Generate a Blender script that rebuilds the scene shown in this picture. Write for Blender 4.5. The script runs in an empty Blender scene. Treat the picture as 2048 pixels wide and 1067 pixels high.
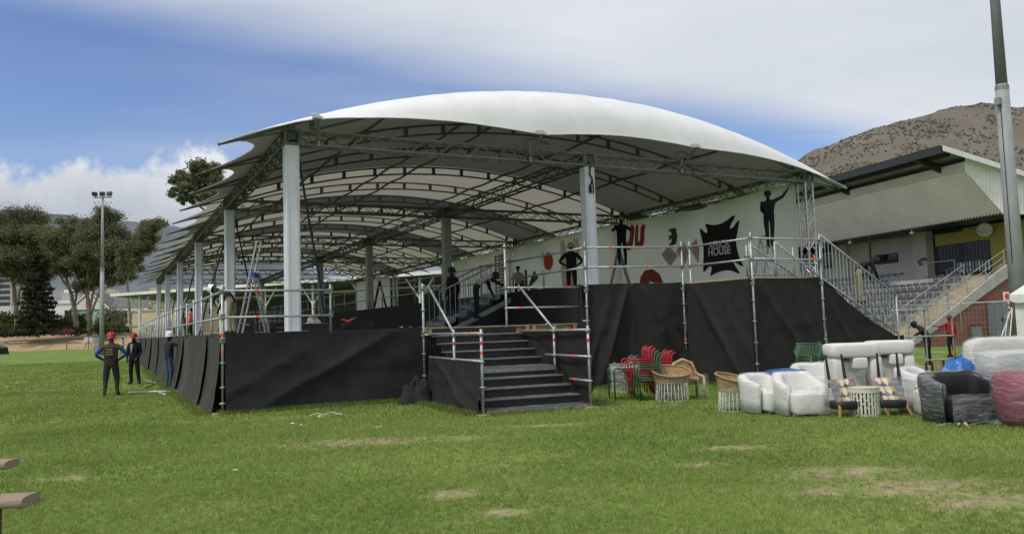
import bpy, bmesh, math, random
import numpy as np
from mathutils import Vector, Matrix, noise as mnoise
R = math.radians; PI = math.pi
random.seed(7); rng = np.random.default_rng(7)
scn = bpy.context.scene
COL = scn.collection

# ------------------------------------------------------------------ camera
HEAD, PITCH, ROLL, FPX = 0.4696, 0.0744, 0.0316, 1606.15     # heading is clockwise from +Y
fw = Vector((math.sin(HEAD)*math.cos(PITCH), math.cos(HEAD)*math.cos(PITCH), math.sin(PITCH)))
r0 = Vector((math.cos(HEAD), -math.sin(HEAD), 0)); u0 = r0.cross(fw)
cr = r0*math.cos(ROLL) - u0*math.sin(ROLL); cu = u0*math.cos(ROLL) + r0*math.sin(ROLL)
CAM = Vector((0, 0, 1.6))
cd = bpy.data.cameras.new('camera'); cam = bpy.data.objects.new('camera', cd); COL.objects.link(cam)
cd.sensor_width = 36; cd.lens = 36*FPX/2048; cd.clip_end = 20000; cd.clip_start = 0.1
M3 = Matrix((cr, cu, -fw)).transposed(); cam.matrix_world = Matrix.Translation(CAM) @ M3.to_4x4()
scn.camera = cam
def at(px, py, depth):                                        # survey helper: a sight line and a distance give a place
    return CAM + depth*(fw + (px-1024)/FPX*cr + (533.5-py)/FPX*cu)
def on(px, py, z=0.0):
    d = fw + (px-1024)/FPX*cr + (533.5-py)/FPX*cu
    return CAM + d*((z-CAM.z)/d.z)
AWAY = -HEAD                                                  # rotation about Z that faces away from the camera

# ------------------------------------------------------------------ sky, sun, exposure
SUN_EL, SUN_AZ = R(58), R(255)                                # azimuth clockwise from +Y
w = bpy.data.worlds.new('World'); scn.world = w; w.use_nodes = True
nt = w.node_tree; nt.nodes.clear()
def N(tree, typ, **kw):
    n = tree.nodes.new(typ)
    for k, v in kw.items():
        if k.startswith('i_'): n.inputs[int(k[2:]) if k[2:].isdigit() else k[2:]].default_value = v
        else: setattr(n, k, v)
    return n
def L(tree, a, b): tree.links.new(a, b)
def math_n(tree, op, a, b=None, clamp=False):
    n = tree.nodes.new('ShaderNodeMath'); n.operation = op; n.use_clamp = clamp
    for i, v in enumerate((a, b)):
        if v is None: continue
        if isinstance(v, (int, float)): n.inputs[i].default_value = v
        else: tree.links.new(v, n.inputs[i])
    return n.outputs[0]
def ramp(tree, src, stops, interp='EASE'):
    n = tree.nodes.new('ShaderNodeValToRGB'); n.color_ramp.interpolation = interp
    el = n.color_ramp.elements
    while len(el) < len(stops): el.new(0.5)
    for e, (p, c) in zip(el, stops): e.position = p; e.color = c if len(c) == 4 else (*c, 1)
    tree.links.new(src, n.inputs[0]); return n.outputs[0]
sky = N(nt, 'ShaderNodeTexSky', sky_type='NISHITA', sun_disc=False, sun_elevation=SUN_EL, sun_rotation=SUN_AZ,
        altitude=20, air_density=1.0, dust_density=0.6, ozone_density=2.2)
tc = N(nt, 'ShaderNodeTexCoord')
mp = N(nt, 'ShaderNodeMapping', vector_type='POINT'); mp.inputs['Rotation'].default_value = (0, 0, HEAD); L(nt, tc.outputs['Generated'], mp.inputs[0])
sp = N(nt, 'ShaderNodeSeparateXYZ'); L(nt, mp.outputs[0], sp.inputs[0])
zc = math_n(nt, 'MAXIMUM', sp.outputs[2], 0.03)
px_ = math_n(nt, 'DIVIDE', sp.outputs[0], zc); py_ = math_n(nt, 'DIVIDE', sp.outputs[1], zc)
cb = N(nt, 'ShaderNodeCombineXYZ'); L(nt, px_, cb.inputs[0]); L(nt, py_, cb.inputs[1])
n1 = N(nt, 'ShaderNodeTexNoise', i_Scale=0.55, i_Detail=7.0, i_Roughness=0.55); L(nt, cb.outputs[0], n1.inputs['Vector'])
mpw = N(nt, 'ShaderNodeMapping', i_Scale=(0.45, 1.0, 1)); mpw.inputs['Rotation'].default_value = (0, 0, R(-32)); L(nt, cb.outputs[0], mpw.inputs[0])
n2 = N(nt, 'ShaderNodeTexNoise', i_Scale=0.8, i_Detail=6.0, i_Roughness=0.48); L(nt, mpw.outputs[0], n2.inputs['Vector'])
# high sheet: straight, ragged edge across the layer
e = math_n(nt, 'SUBTRACT', math_n(nt, 'ADD', math_n(nt, 'MULTIPLY', px_, 0.69), 3.15), py_)
e = math_n(nt, 'ADD', e, math_n(nt, 'MULTIPLY', math_n(nt, 'SUBTRACT', n2.outputs[0], 0.5), 1.1))
sheet = ramp(nt, math_n(nt, 'ADD', math_n(nt, 'MULTIPLY', e, 0.42), 0.5), [(0.32, (0, 0, 0)), (0.72, (1, 1, 1))])
wisp = ramp(nt, n2.outputs[0], [(0.42, (0, 0, 0)), (0.85, (0.7, 0.7, 0.7))])
# low bank against the mountain
az = math_n(nt, 'DIVIDE', sp.outputs[0], math_n(nt, 'MAXIMUM', sp.outputs[1], 0.05)); el_ = math_n(nt, 'DIVIDE', sp.outputs[2], math_n(nt, 'MAXIMUM', sp.outputs[1], 0.05))
cb2 = N(nt, 'ShaderNodeCombineXYZ'); L(nt, az, cb2.inputs[0]); L(nt, el_, cb2.inputs[1])
n3 = N(nt, 'ShaderNodeTexNoise', i_Scale=11.0, i_Detail=9.0, i_Roughness=0.58); L(nt, cb2.outputs[0], n3.inputs['Vector'])
n3b = N(nt, 'ShaderNodeTexNoise', i_Scale=4.0, i_Detail=6.0, i_Roughness=0.6); L(nt, cb2.outputs[0], n3b.inputs['Vector'])
top = math_n(nt, 'ADD', 0.085, math_n(nt, 'MULTIPLY', math_n(nt, 'ADD', n3.outputs[0], math_n(nt, 'MULTIPLY', n3b.outputs[0], 0.7)), 0.17))
fall = math_n(nt, 'MULTIPLY', math_n(nt, 'MAXIMUM', math_n(nt, 'ADD', az, 0.36), 0.0), 0.55)
top = math_n(nt, 'SUBTRACT', top, fall)
bank = ramp(nt, math_n(nt, 'ADD', math_n(nt, 'MULTIPLY', math_n(nt, 'SUBTRACT', top, el_), 22.0), 0.5), [(0.25, (0, 0, 0)), (0.85, (1, 1, 1))])
front = ramp(nt, sp.outputs[1], [(0.1, (0, 0, 0)), (0.3, (1, 1, 1))]); bankm = math_n(nt, 'MULTIPLY', bank, front)
hsv = N(nt, 'ShaderNodeHueSaturation', i_Hue=0.514, i_Saturation=1.12, i_Value=0.98); L(nt, sky.outputs[0], hsv.inputs['Color'])
bg1 = N(nt, 'ShaderNodeBackground', i_Strength=0.085); L(nt, hsv.outputs[0], bg1.inputs[0])
shade = ramp(nt, n1.outputs[0], [(0.25, (0.37, 0.40, 0.44)), (0.75, (0.50, 0.52, 0.55))], 'LINEAR')
bg2 = N(nt, 'ShaderNodeBackground', i_Strength=1.0); L(nt, shade, bg2.inputs[0])
sh3 = ramp(nt, math_n(nt, 'ADD', math_n(nt, 'MULTIPLY', el_, 2.6), math_n(nt, 'MULTIPLY', n3b.outputs[0], 0.45)), [(0.40, (0.16, 0.185, 0.23)), (0.66, (0.33, 0.355, 0.395)), (0.92, (0.60, 0.61, 0.63))], 'LINEAR')
bg3 = N(nt, 'ShaderNodeBackground', i_Strength=1.0); L(nt, sh3, bg3.inputs[0])
mxw = math_n(nt, 'MAXIMUM', sheet, math_n(nt, 'MULTIPLY', wisp, 0.55))
m1 = N(nt, 'ShaderNodeMixShader'); L(nt, mxw, m1.inputs[0]); L(nt, bg1.outputs[0], m1.inputs[1]); L(nt, bg2.outputs[0], m1.inputs[2])
m2 = N(nt, 'ShaderNodeMixShader'); L(nt, bankm, m2.inputs[0]); L(nt, m1.outputs[0], m2.inputs[1]); L(nt, bg3.outputs[0], m2.inputs[2])
wo = N(nt, 'ShaderNodeOutputWorld'); L(nt, m2.outputs[0], wo.inputs[0])

sd = bpy.data.lights.new('sun', 'SUN'); sd.energy = 1.5; sd.angle = R(12); sd.color = (1, 0.95, 0.88)
sun = bpy.data.objects.new('sun', sd); COL.objects.link(sun)
sv = Vector((math.sin(SUN_AZ)*math.cos(SUN_EL), math.cos(SUN_AZ)*math.cos(SUN_EL), math.sin(SUN_EL)))
sun.rotation_euler = sv.to_track_quat('Z', 'Y').to_euler(); sun.location = (0, 0, 60)
vs = scn.view_settings; vs.view_transform = 'Standard'; vs.look = 'None'; vs.gamma = 1; vs.exposure = 0.68; vs.use_curve_mapping = False

# ------------------------------------------------------------------ materials
MATS = {}
def mat(name, col, rough=0.7, metal=0.0, var=0.15, scale=6.0, bump=0.0, bscale=None, col2=None, spec=0.4, trans=0.0, stretch=None):
    if name in MATS: return MATS[name]
    m = bpy.data.materials.new(name); m.use_nodes = True; t = m.node_tree
    b = t.nodes['Principled BSDF']; b.inputs['Roughness'].default_value = rough; b.inputs['Metallic'].default_value = metal
    b.inputs['Specular IOR Level'].default_value = spec
    tcn = N(t, 'ShaderNodeTexCoord'); src = tcn.outputs['Object']
    if stretch:
        mm = N(t, 'ShaderNodeMapping', i_Scale=stretch); L(t, src, mm.inputs[0]); src = mm.outputs[0]
    nz = N(t, 'ShaderNodeTexNoise', i_Scale=scale, i_Detail=5.0, i_Roughness=0.6); L(t, src, nz.inputs['Vector'])
    c2 = col2 or tuple(min(1, c*(1+var*1.2)) for c in col); c1 = col if col2 else tuple(c*(1-var) for c in col)
    o = ramp(t, nz.outputs[0], [(0.32, c1), (0.68, c2)], 'LINEAR'); L(t, o, b.inputs['Base Color'])
    if bump:
        nb = N(t, 'ShaderNodeTexNoise', i_Scale=bscale or scale*4, i_Detail=4.0); L(t, src, nb.inputs['Vector'])
        bp = N(t, 'ShaderNodeBump', i_Strength=bump, i_Distance=0.02); L(t, nb.outputs[0], bp.inputs['Height']); L(t, bp.outputs[0], b.inputs['Normal'])
    if trans:
        tr = N(t, 'ShaderNodeBsdfTranslucent'); L(t, o, tr.inputs[0]); mx = N(t, 'ShaderNodeMixShader'); mx.inputs[0].default_value = trans
        L(t, b.outputs[0], mx.inputs[1]); L(t, tr.outputs[0], mx.inputs[2]); L(t, mx.outputs[0], t.nodes['Material Output'].inputs[0])
    MATS[name] = m; return m
def film(name, tint, op):
    m = bpy.data.materials.new(name); m.use_nodes = True; t = m.node_tree; b = t.nodes['Principled BSDF']
    b.inputs['Base Color'].default_value = (*tint, 1); b.inputs['Roughness'].default_value = 0.13
    tcn = N(t, 'ShaderNodeTexCoord'); mm = N(t, 'ShaderNodeMapping', i_Scale=(3.0, 3.0, 16.0)); mm.inputs['Rotation'].default_value = (0.25, 0.2, 0); L(t, tcn.outputs['Object'], mm.inputs[0])
    nz = N(t, 'ShaderNodeTexNoise', i_Scale=1.6, i_Detail=7.0, i_Roughness=0.65, i_Distortion=0.9); L(t, mm.outputs[0], nz.inputs['Vector'])
    f = ramp(t, nz.outputs[0], [(0.40, (op*0.3,)*3), (0.55, (op*0.9,)*3), (0.68, (min(1, op*2.0),)*3)], 'LINEAR')  # streaky opacity draws white highlights into the film
    bp = N(t, 'ShaderNodeBump', i_Strength=0.9, i_Distance=0.03); L(t, nz.outputs[0], bp.inputs['Height']); L(t, bp.outputs[0], b.inputs['Normal'])
    tr = N(t, 'ShaderNodeBsdfTransparent'); mx = N(t, 'ShaderNodeMixShader'); L(t, f, mx.inputs[0])
    L(t, tr.outputs[0], mx.inputs[1]); L(t, b.outputs[0], mx.inputs[2]); L(t, mx.outputs[0], t.nodes['Material Output'].inputs[0])
    MATS[name] = m; return m
POLEM = mat('pole_galvanised', (0.27, 0.285, 0.29), 0.6, 0.0, 0.15, 1.5)
GALV = mat('galvanised', (0.36, 0.38, 0.38), 0.5, 0.55, 0.25, 9, 0.1)
STEEL = mat('dull_steel', (0.25, 0.26, 0.27), 0.55, 0.5, 0.2, 8)
ALU = mat('aluminium', (0.50, 0.51, 0.53), 0.42, 0.6, 0.15, 8)
TRUSS = mat('truss_metal', (0.22, 0.225, 0.23), 0.55, 0.35, 0.25, 5)
DKFRAME = mat('dark_frame', (0.13, 0.135, 0.14), 0.6, 0.2, 0.2, 5)
COLW = mat('white_sleeve', (0.62, 0.64, 0.70), 0.55, 0, 0.05, 3, 0.1)
COLG = mat('grey_sleeve', (0.36, 0.36, 0.36), 0.6, 0, 0.06, 3)
MEMB = mat('white_membrane', (0.80, 0.80, 0.815), 0.5, 0, 0.05, 1.6, 0.2, 5, trans=0.10)
MEMT = mat('thin_membrane', (0.80, 0.755, 0.63), 0.5, 0, 0.03, 1.2, 0.08, 3, trans=0.17)
DRAPE = mat('black_drape', (0.022, 0.0216, 0.022), 0.85, 0, 0.2, 3, 0.25, 60, spec=0.25)
DRAPE_LIT = mat('sunlit_drape', (0.052, 0.050, 0.047), 0.85, 0, 0.2, 3, 0.25, 60, spec=0.25)  # left skirt's black cloth; its sunlit tone is put into the colour
DRAPE3 = mat('faded_drape', (0.066, 0.062, 0.055), 0.85, 0, 0.2, 3, 0.25, 60, spec=0.25)
BLACK = mat('black_paint', (0.012, 0.012, 0.013), 0.6, 0, 0.2, 6)
PLY = mat('weathered_ply', (0.09, 0.085, 0.08), 0.8, 0, 0.35, 5, 0.2)
PINE = mat('pallet_pine', (0.42, 0.31, 0.18), 0.75, 0, 0.3, 5, 0.2, stretch=(1, 12, 12))
TREADM = mat('stair_tread', (0.085, 0.082, 0.077), 0.75, 0, 0.65, 3, 0.3)
ORANGE = mat('orange_tape', (0.80, 0.10, 0.03), 0.55)
REDTAG = mat('red_tag', (0.70, 0.04, 0.05), 0.5)
GREENM = mat('coupler_green', (0.15, 0.20, 0.15), 0.55, 0.2)
WHITE = mat('white_paint', (0.74, 0.74, 0.73), 0.55, 0, 0.08, 3)
BANNER = mat('banner_cloth', (0.74, 0.73, 0.71), 0.75, 0, 0.04, 1.0, 0.1, 8, trans=0.5)
CONC = mat('concrete', (0.37, 0.355, 0.33), 0.85, 0, 0.2, 1.3, 0.2)
FILM = film('plastic_film', (0.75, 0.76, 0.78), 0.16)
FILMB = film('loose_film', (0.7, 0.72, 0.75), 0.19)
FILMW = film('milky_film', (0.82, 0.83, 0.84), 0.30)

# ------------------------------------------------------------------ mesh helpers
class MB:
    def __init__(s): s.v = []; s.f = []; s.m = []
    def add(s, vs, fs, mi=0):
        o = len(s.v); s.v += [tuple(v) for v in vs]; s.f += [tuple(i+o for i in f) for f in fs]; s.m += [mi]*len(fs); return s
    def box(s, c, d, rz=0, mi=0, rx=0, ry=0):
        m = Matrix.Rotation(rz, 3, 'Z') @ Matrix.Rotation(ry, 3, 'Y') @ Matrix.Rotation(rx, 3, 'X'); c = Vector(c)
        vs = [c + m @ Vector((x*d[0]/2, y*d[1]/2, z*d[2]/2)) for x in (-1, 1) for y in (-1, 1) for z in (-1, 1)]
        return s.add(vs, [(0, 1, 3, 2), (4, 6, 7, 5), (0, 4, 5, 1), (2, 3, 7, 6), (0, 2, 6, 4), (1, 5, 7, 3)], mi)
    def bx(s, x0, x1, y0, y1, z0, z1, mi=0): return s.box(((x0+x1)/2, (y0+y1)/2, (z0+z1)/2), (abs(x1-x0), abs(y1-y0), abs(z1-z0)), 0, mi)
    def path(s, pts, r, n=8, mi=0, closed=False, cap=True):
        pts = [Vector(p) for p in pts]; k = len(pts); rs = r if isinstance(r, (list, tuple)) else [r]*k
        rings = []; up = None
        for i, p in enumerate(pts):
            if closed: d = pts[(i+1) % k] - pts[i-1]
            else: d = pts[min(i+1, k-1)] - pts[max(i-1, 0)]
            d.normalize()
            if up is None or abs(d.dot(up)) > 0.98: up = Vector((0, 0, 1)) if abs(d.z) < 0.9 else Vector((1, 0, 0))
            a = d.cross(up).normalized(); b = a.cross(d).normalized(); up = b
            rings.append([p + (a*math.cos(2*PI*j/n) + b*math.sin(2*PI*j/n))*rs[i] for j in range(n)])
        fs = []
        for i in range(k if closed else k-1):
            i2 = (i+1) % k
            for j in range(n): fs.append((i*n+j, i*n+(j+1) % n, i2*n+(j+1) % n, i2*n+j))
        if cap and not closed: fs += [tuple(range(n))[::-1], tuple((k-1)*n+j for j in range(n))]
        return s.add([v for rg in rings for v in rg], fs, mi)
    def tube(s, a, b, r, n=8, mi=0): return s.path([a, b], r, n, mi)
    def lathe(s, prof, n=20, c=(0, 0, 0), sx=1, sy=1, mi=0, cap=True):
        c = Vector(c); k = len(prof)
        vs = [c + Vector((q[0]*math.cos(2*PI*j/n)*sx, q[0]*math.sin(2*PI*j/n)*sy, q[1])) for q in prof for j in range(n)]
        fs = [(i*n+j, i*n+(j+1) % n, (i+1)*n+(j+1) % n, (i+1)*n+j) for i in range(k-1) for j in range(n)]
        if cap: fs += [tuple(range(n))[::-1], tuple((k-1)*n+j for j in range(n))]
        return s.add(vs, fs, mi)
    def grid(s, fn, nu, nv, mi=0, wrap=False):
        vs = [fn(i/nu, j/nv) for i in range(nu+1) for j in range(nv+1)]; w_ = nv+1
        return s.add(vs, [(i*w_+j, (i+1)*w_+j, (i+1)*w_+j+1, i*w_+j+1) for i in range(nu) for j in range(nv)], mi)
    def poly(s, pts, th, nrm, mi=0):
        n = len(pts); nv = Vector(nrm)*th; pts = [Vector(p) for p in pts]
        return s.add(pts + [p+nv for p in pts], [tuple(range(n))[::-1], tuple(range(n, 2*n))] + [(i, (i+1) % n, n+(i+1) % n, n+i) for i in range(n)], mi)
    def mesh(s, name, mats, smooth=False, org=None):
        me = bpy.data.meshes.new(name)
        vs = s.v if org is None else [(v[0]-org[0], v[1]-org[1], v[2]-org[2]) for v in s.v]
        me.from_pydata(vs, [], s.f); 
        for m in (mats if isinstance(mats, (list, tuple)) else [mats]): me.materials.append(m)
        if any(s.m): me.polygons.foreach_set('material_index', s.m)
        if smooth: me.polygons.foreach_set('use_smooth', [True]*len(me.polygons))
        me.update()
        bm = bmesh.new(); bm.from_mesh(me); bmesh.ops.recalc_face_normals(bm, faces=bm.faces); bm.to_mesh(me); bm.free()
        return me
    def build(s, name, mats, parent=None, smooth=False, world=False, auto=None, **tags):
        org = None
        if world and parent is not None:
            p = parent
            while p.parent: p = p.parent
            org = p.location
        return put(name, s.mesh(name, mats, smooth, org), parent, auto=auto, **tags)
def put(name, me, parent=None, loc=(0, 0, 0), rot=(0, 0, 0), scale=(1, 1, 1), auto=None, **tags):
    o = bpy.data.objects.new(name, me); COL.objects.link(o); o.location = loc; o.rotation_euler = rot; o.scale = scale
    if parent: o.parent = parent
    if auto:
        md = o.modifiers.new('bevel', 'BEVEL'); md.width = auto; md.segments = 2; md.limit_method = 'ANGLE'
    for k, v in tags.items(): o[k] = v
    return o
def thing(name, label, cat, loc=(0, 0, 0), rz=0, group=None):
    o = bpy.data.objects.new(name, None); COL.objects.link(o); o.location = loc; o.rotation_euler = (0, 0, rz); o.empty_display_size = 0.2
    o['label'] = label; o['category'] = cat
    if group: o['group'] = group
    return o
def copy_tree(o, loc=None, rz=None, parent=None, **tags):
    c = o.copy(); COL.objects.link(c); c.parent = parent
    if loc is not None: c.location = loc
    if rz is not None: c.rotation_euler = (0, 0, rz)
    for k, v in tags.items(): c[k] = v
    for ch in [x for x in bpy.data.objects if x.parent == o]: copy_tree(ch, parent=c)
    return c
def fb(x, y, z=0.0, o=3): return mnoise.fractal(Vector((x, y, z)), 1.0, 2.0, o)
# ------------------------------------------------------------------ ground and terrain
PATCH = [(690, 888, 1.6, 0.45), (800, 880, 1.9, 0.5), (900, 988, 0.38, 0.3), (120, 957, 0.5, 0.25), (1700, 945, 1.1, 0.5), (1850, 975, 1.7, 0.55), (2000, 1000, 1.4, 0.5),
         (1400, 928, 0.35, 0.3), (1100, 850, 1.2, 0.3), (1480, 895, 0.7, 0.3), (1010, 1025, 0.3, 0.22), (90, 780, 0.7, 0.35)]
PATCHES = [(on(x, y).x, on(x, y).y, a, b) for x, y, a, b in PATCH]
gm = bpy.data.materials.new('lawn'); gm.use_nodes = True; t = gm.node_tree; b = t.nodes['Principled BSDF']; b.inputs['Roughness'].default_value = 0.9; b.inputs['Specular IOR Level'].default_value = 0.15
geo = N(t, 'ShaderNodeNewGeometry'); pos = geo.outputs['Position']
na = N(t, 'ShaderNodeTexNoise', i_Scale=0.35, i_Detail=6.0, i_Roughness=0.65); L(t, pos, na.inputs['Vector'])
nb = N(t, 'ShaderNodeTexNoise', i_Scale=7.0, i_Detail=6.0, i_Roughness=0.7); L(t, pos, nb.inputs['Vector'])
g1 = ramp(t, na.outputs[0], [(0.3, (0.105, 0.168, 0.038)), (0.5, (0.155, 0.230, 0.052)), (0.70, (0.25, 0.30, 0.095))], 'LINEAR')
g2 = ramp(t, nb.outputs[0], [(0.3, (0.55, 0.55, 0.5)), (0.7, (1.2, 1.2, 1.1))], 'LINEAR')
mg = N(t, 'ShaderNodeMix', data_type='RGBA', blend_type='MULTIPLY'); mg.inputs[0].default_value = 1; L(t, g1, mg.inputs[6]); L(t, g2, mg.inputs[7])
spg = N(t, 'ShaderNodeSeparateXYZ'); L(t, pos, spg.inputs[0]); acc = None
ch, sh = math.cos(HEAD), math.sin(HEAD)
for (cx, cy, a, bb) in PATCHES:
    dx = math_n(t, 'SUBTRACT', spg.outputs[0], cx); dy = math_n(t, 'SUBTRACT', spg.outputs[1], cy)
    lx = math_n(t, 'DIVIDE', math_n(t, 'SUBTRACT', math_n(t, 'MULTIPLY', dx, ch), math_n(t, 'MULTIPLY', dy, sh)), a)
    ly = math_n(t, 'DIVIDE', math_n(t, 'ADD', math_n(t, 'MULTIPLY', dx, sh), math_n(t, 'MULTIPLY', dy, ch)), bb)
    q = math_n(t, 'MAXIMUM', math_n(t, 'SUBTRACT', 1.0, math_n(t, 'ADD', math_n(t, 'MULTIPLY', lx, lx), math_n(t, 'MULTIPLY', ly, ly))), 0.0)
    acc = q if acc is None else math_n(t, 'MAXIMUM', acc, q)
nc = N(t, 'ShaderNodeTexNoise', i_Scale=3.2, i_Detail=9.0, i_Roughness=0.8, i_Distortion=0.6); L(t, pos, nc.inputs['Vector'])
pm = math_n(t, 'MULTIPLY', acc, math_n(t, 'MULTIPLY', math_n(t, 'SUBTRACT', nc.outputs[0], 0.40), 6.0), clamp=True)
soil = ramp(t, nb.outputs[0], [(0.3, (0.22, 0.165, 0.105)), (0.7, (0.42, 0.335, 0.225))], 'LINEAR')
ms = N(t, 'ShaderNodeMix', data_type='RGBA'); L(t, pm, ms.inputs[0]); L(t, mg.outputs[2], ms.inputs[6]); L(t, soil, ms.inputs[7])
L(t, ms.outputs[2], b.inputs['Base Color'])
bp = N(t, 'ShaderNodeBump', i_Strength=0.7, i_Distance=0.05); L(t, nb.outputs[0], bp.inputs['Height']); L(t, bp.outputs[0], b.inputs['Normal'])
g = MB(); S = 9000; g.add([(-S, -S, 0), (S, -S, 0), (S, S, 0), (-S, S, 0)], [(0, 1, 2, 3)])
g.build('ground', gm, kind='structure')

def patch_val(X, Y):
    v = np.zeros_like(X)
    for (cx, cy, a, bb) in PATCHES:
        dx, dy = X-cx, Y-cy; lx = (dx*ch-dy*sh)/a; ly = (dx*sh+dy*ch)/bb
        v = np.maximum(v, np.clip(1-lx*lx-ly*ly, 0, 1))
    return v
def make_grass():
    V = []; F = []; Cc = []; off = 0
    # (near, far, tufts per m2, blades, height, width)
    for (d0, d1, dens, nb_, h, wd) in [(5.2, 9, 900, 4, 0.040, 0.0065), (9, 15, 380, 4, 0.046, 0.011), (15, 26, 130, 4, 0.052, 0.02), (26, 60, 22, 4, 0.06, 0.045)]:
        n = int(0.70*(d1*d1-d0*d0)*dens)
        d = np.sqrt(rng.uniform(d0*d0, d1*d1, n)); lat = rng.uniform(-0.70, 0.70, n)*d
        X = d*sh + lat*ch; Y = d*ch - lat*sh
        keep = ~((X > 2.2) & (Y > 17.6)) & ~((X > 6.2) & (X < 8.4) & (Y > 13.5)) & ~((X > 10.8) & (Y > 17.2)) & ~((X > 13.8) & (Y > 14.6))
        pn = 0.5+0.5*np.sin(X*3.1+2*np.sin(Y*2.3))*np.sin(Y*4.7+2*np.sin(X*1.9)); keep &= rng.uniform(0, 1, n) > patch_val(X, Y)*(0.35+1.0*pn)
        X, Y = X[keep], Y[keep]; n = len(X)
        macro = np.clip(0.5+0.35*np.sin(X*0.9+1.3*np.sin(Y*0.5))*np.sin(Y*0.7+X*0.31)+0.35*np.sin(X*2.7+2*np.sin(Y*1.9+1))*np.sin(Y*3.3+1.5*np.sin(X*1.3)), 0, 1)
        X = np.repeat(X, nb_)+rng.normal(0, wd*2.2, n*nb_); Y = np.repeat(Y, nb_)+rng.normal(0, wd*2.2, n*nb_); macro = np.repeat(macro, nb_); k = len(X)
        hh = h*rng.uniform(0.45, 1.25, k); a = rng.uniform(0, 2*np.pi, k); ln = rng.normal(0, 0.55, (k, 2))*hh[:, None]
        bw = wd*rng.uniform(0.6, 1.3, k)
        v = np.zeros((k, 3, 3)); v[:, 0, 0] = X-np.cos(a)*bw/2; v[:, 0, 1] = Y-np.sin(a)*bw/2; v[:, 1, 0] = X+np.cos(a)*bw/2; v[:, 1, 1] = Y+np.sin(a)*bw/2
        v[:, 2, 0] = X+ln[:, 0]; v[:, 2, 1] = Y+ln[:, 1]; v[:, 2, 2] = hh
        V.append(v.reshape(-1, 3)); r = np.clip(rng.uniform(0, 1, k)*0.6+0.45*macro, 0, 1); dry = rng.uniform(0, 1, k) < 0.09
        c = np.stack([0.128+0.215*r, 0.205+0.22*r, 0.042+0.07*r, np.ones(k)], 1); c[dry] = (0.36, 0.31, 0.15, 1)
        Cc.append(np.repeat(c, 3, axis=0))
    # longer uncut fringe along the feet of the drapes and stairs
    lines = [((2.1, 17.45), (6.2, 17.3), 1500), ((1.75, 17.6), (1.75, 45), 2600), ((6.05, 16.9), (6.0, 13.5), 700), ((8.4, 13.5), (8.6, 17.2), 500), ((8.6, 17.2), (10.7, 17.2), 700), ((10.8, 16.95), (13.3, 16.3), 1100), ((13.45, 16.4), (13.6, 14.4), 800), ((13.6, 14.25), (18.8, 14.2), 1500), ((6.2, 13.35), (8.3, 13.35), 350)]
    for (p0, p1, n) in lines:
        f = rng.uniform(0, 1, n); X = p0[0]+(p1[0]-p0[0])*f+rng.normal(0, 0.07, n); Y = p0[1]+(p1[1]-p0[1])*f+rng.normal(0, 0.07, n)
        X = np.repeat(X, 4)+rng.normal(0, 0.02, n*4); Y = np.repeat(Y, 4)+rng.normal(0, 0.02, n*4); k = len(X); hh = rng.uniform(0.04, 0.13, k); a = rng.uniform(0, 2*np.pi, k); ln = rng.normal(0, 0.4, (k, 2))*hh[:, None]; bw = 0.014*rng.uniform(0.6, 1.3, k)
        v = np.zeros((k, 3, 3)); v[:, 0, 0] = X-np.cos(a)*bw/2; v[:, 0, 1] = Y-np.sin(a)*bw/2; v[:, 1, 0] = X+np.cos(a)*bw/2; v[:, 1, 1] = Y+np.sin(a)*bw/2; v[:, 2, 0] = X+ln[:, 0]; v[:, 2, 1] = Y+ln[:, 1]; v[:, 2, 2] = hh
        V.append(v.reshape(-1, 3)); r = rng.uniform(0, 1, k); Cc.append(np.repeat(np.stack([0.11+0.17*r, 0.16+0.17*r, 0.034+0.06*r, np.ones(k)], 1), 3, axis=0))
    V = np.concatenate(V); Cc = np.concatenate(Cc); n = len(V)//3
    me = bpy.data.meshes.new('grass'); me.vertices.add(len(V)); me.vertices.foreach_set('co', V.astype(np.float32).ravel())
    me.loops.add(len(V)); me.loops.foreach_set('vertex_index', np.arange(len(V), dtype=np.int32)); me.polygons.add(n)
    me.polygons.foreach_set('loop_start', np.arange(0, len(V), 3, dtype=np.int32))
    ca = me.color_attributes.new('tint', 'FLOAT_COLOR', 'POINT'); ca.data.foreach_set('color', Cc.astype(np.float32).ravel()); me.update()
    m = bpy.data.materials.new('grass_blade'); m.use_nodes = True; t = m.node_tree; b = t.nodes['Principled BSDF']; b.inputs['Roughness'].default_value = 0.65; b.inputs['Specular IOR Level'].default_value = 0.2
    at_ = N(t, 'ShaderNodeAttribute', attribute_name='tint'); L(t, at_.outputs[0], b.inputs['Base Color'])
    tr = N(t, 'ShaderNodeBsdfTranslucent'); L(t, at_.outputs[0], tr.inputs[0]); mx = N(t, 'ShaderNodeMixShader'); mx.inputs[0].default_value = 0.35
    L(t, b.outputs[0], mx.inputs[1]); L(t, tr.outputs[0], mx.inputs[2]); L(t, mx.outputs[0], t.nodes['Material Output'].inputs[0])
    me.materials.append(m); o = bpy.data.objects.new('grass', me); COL.objects.link(o); o['kind'] = 'stuff'; o['label'] = 'short mown green lawn with dry patches'; o['category'] = 'grass'
make_grass()

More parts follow.
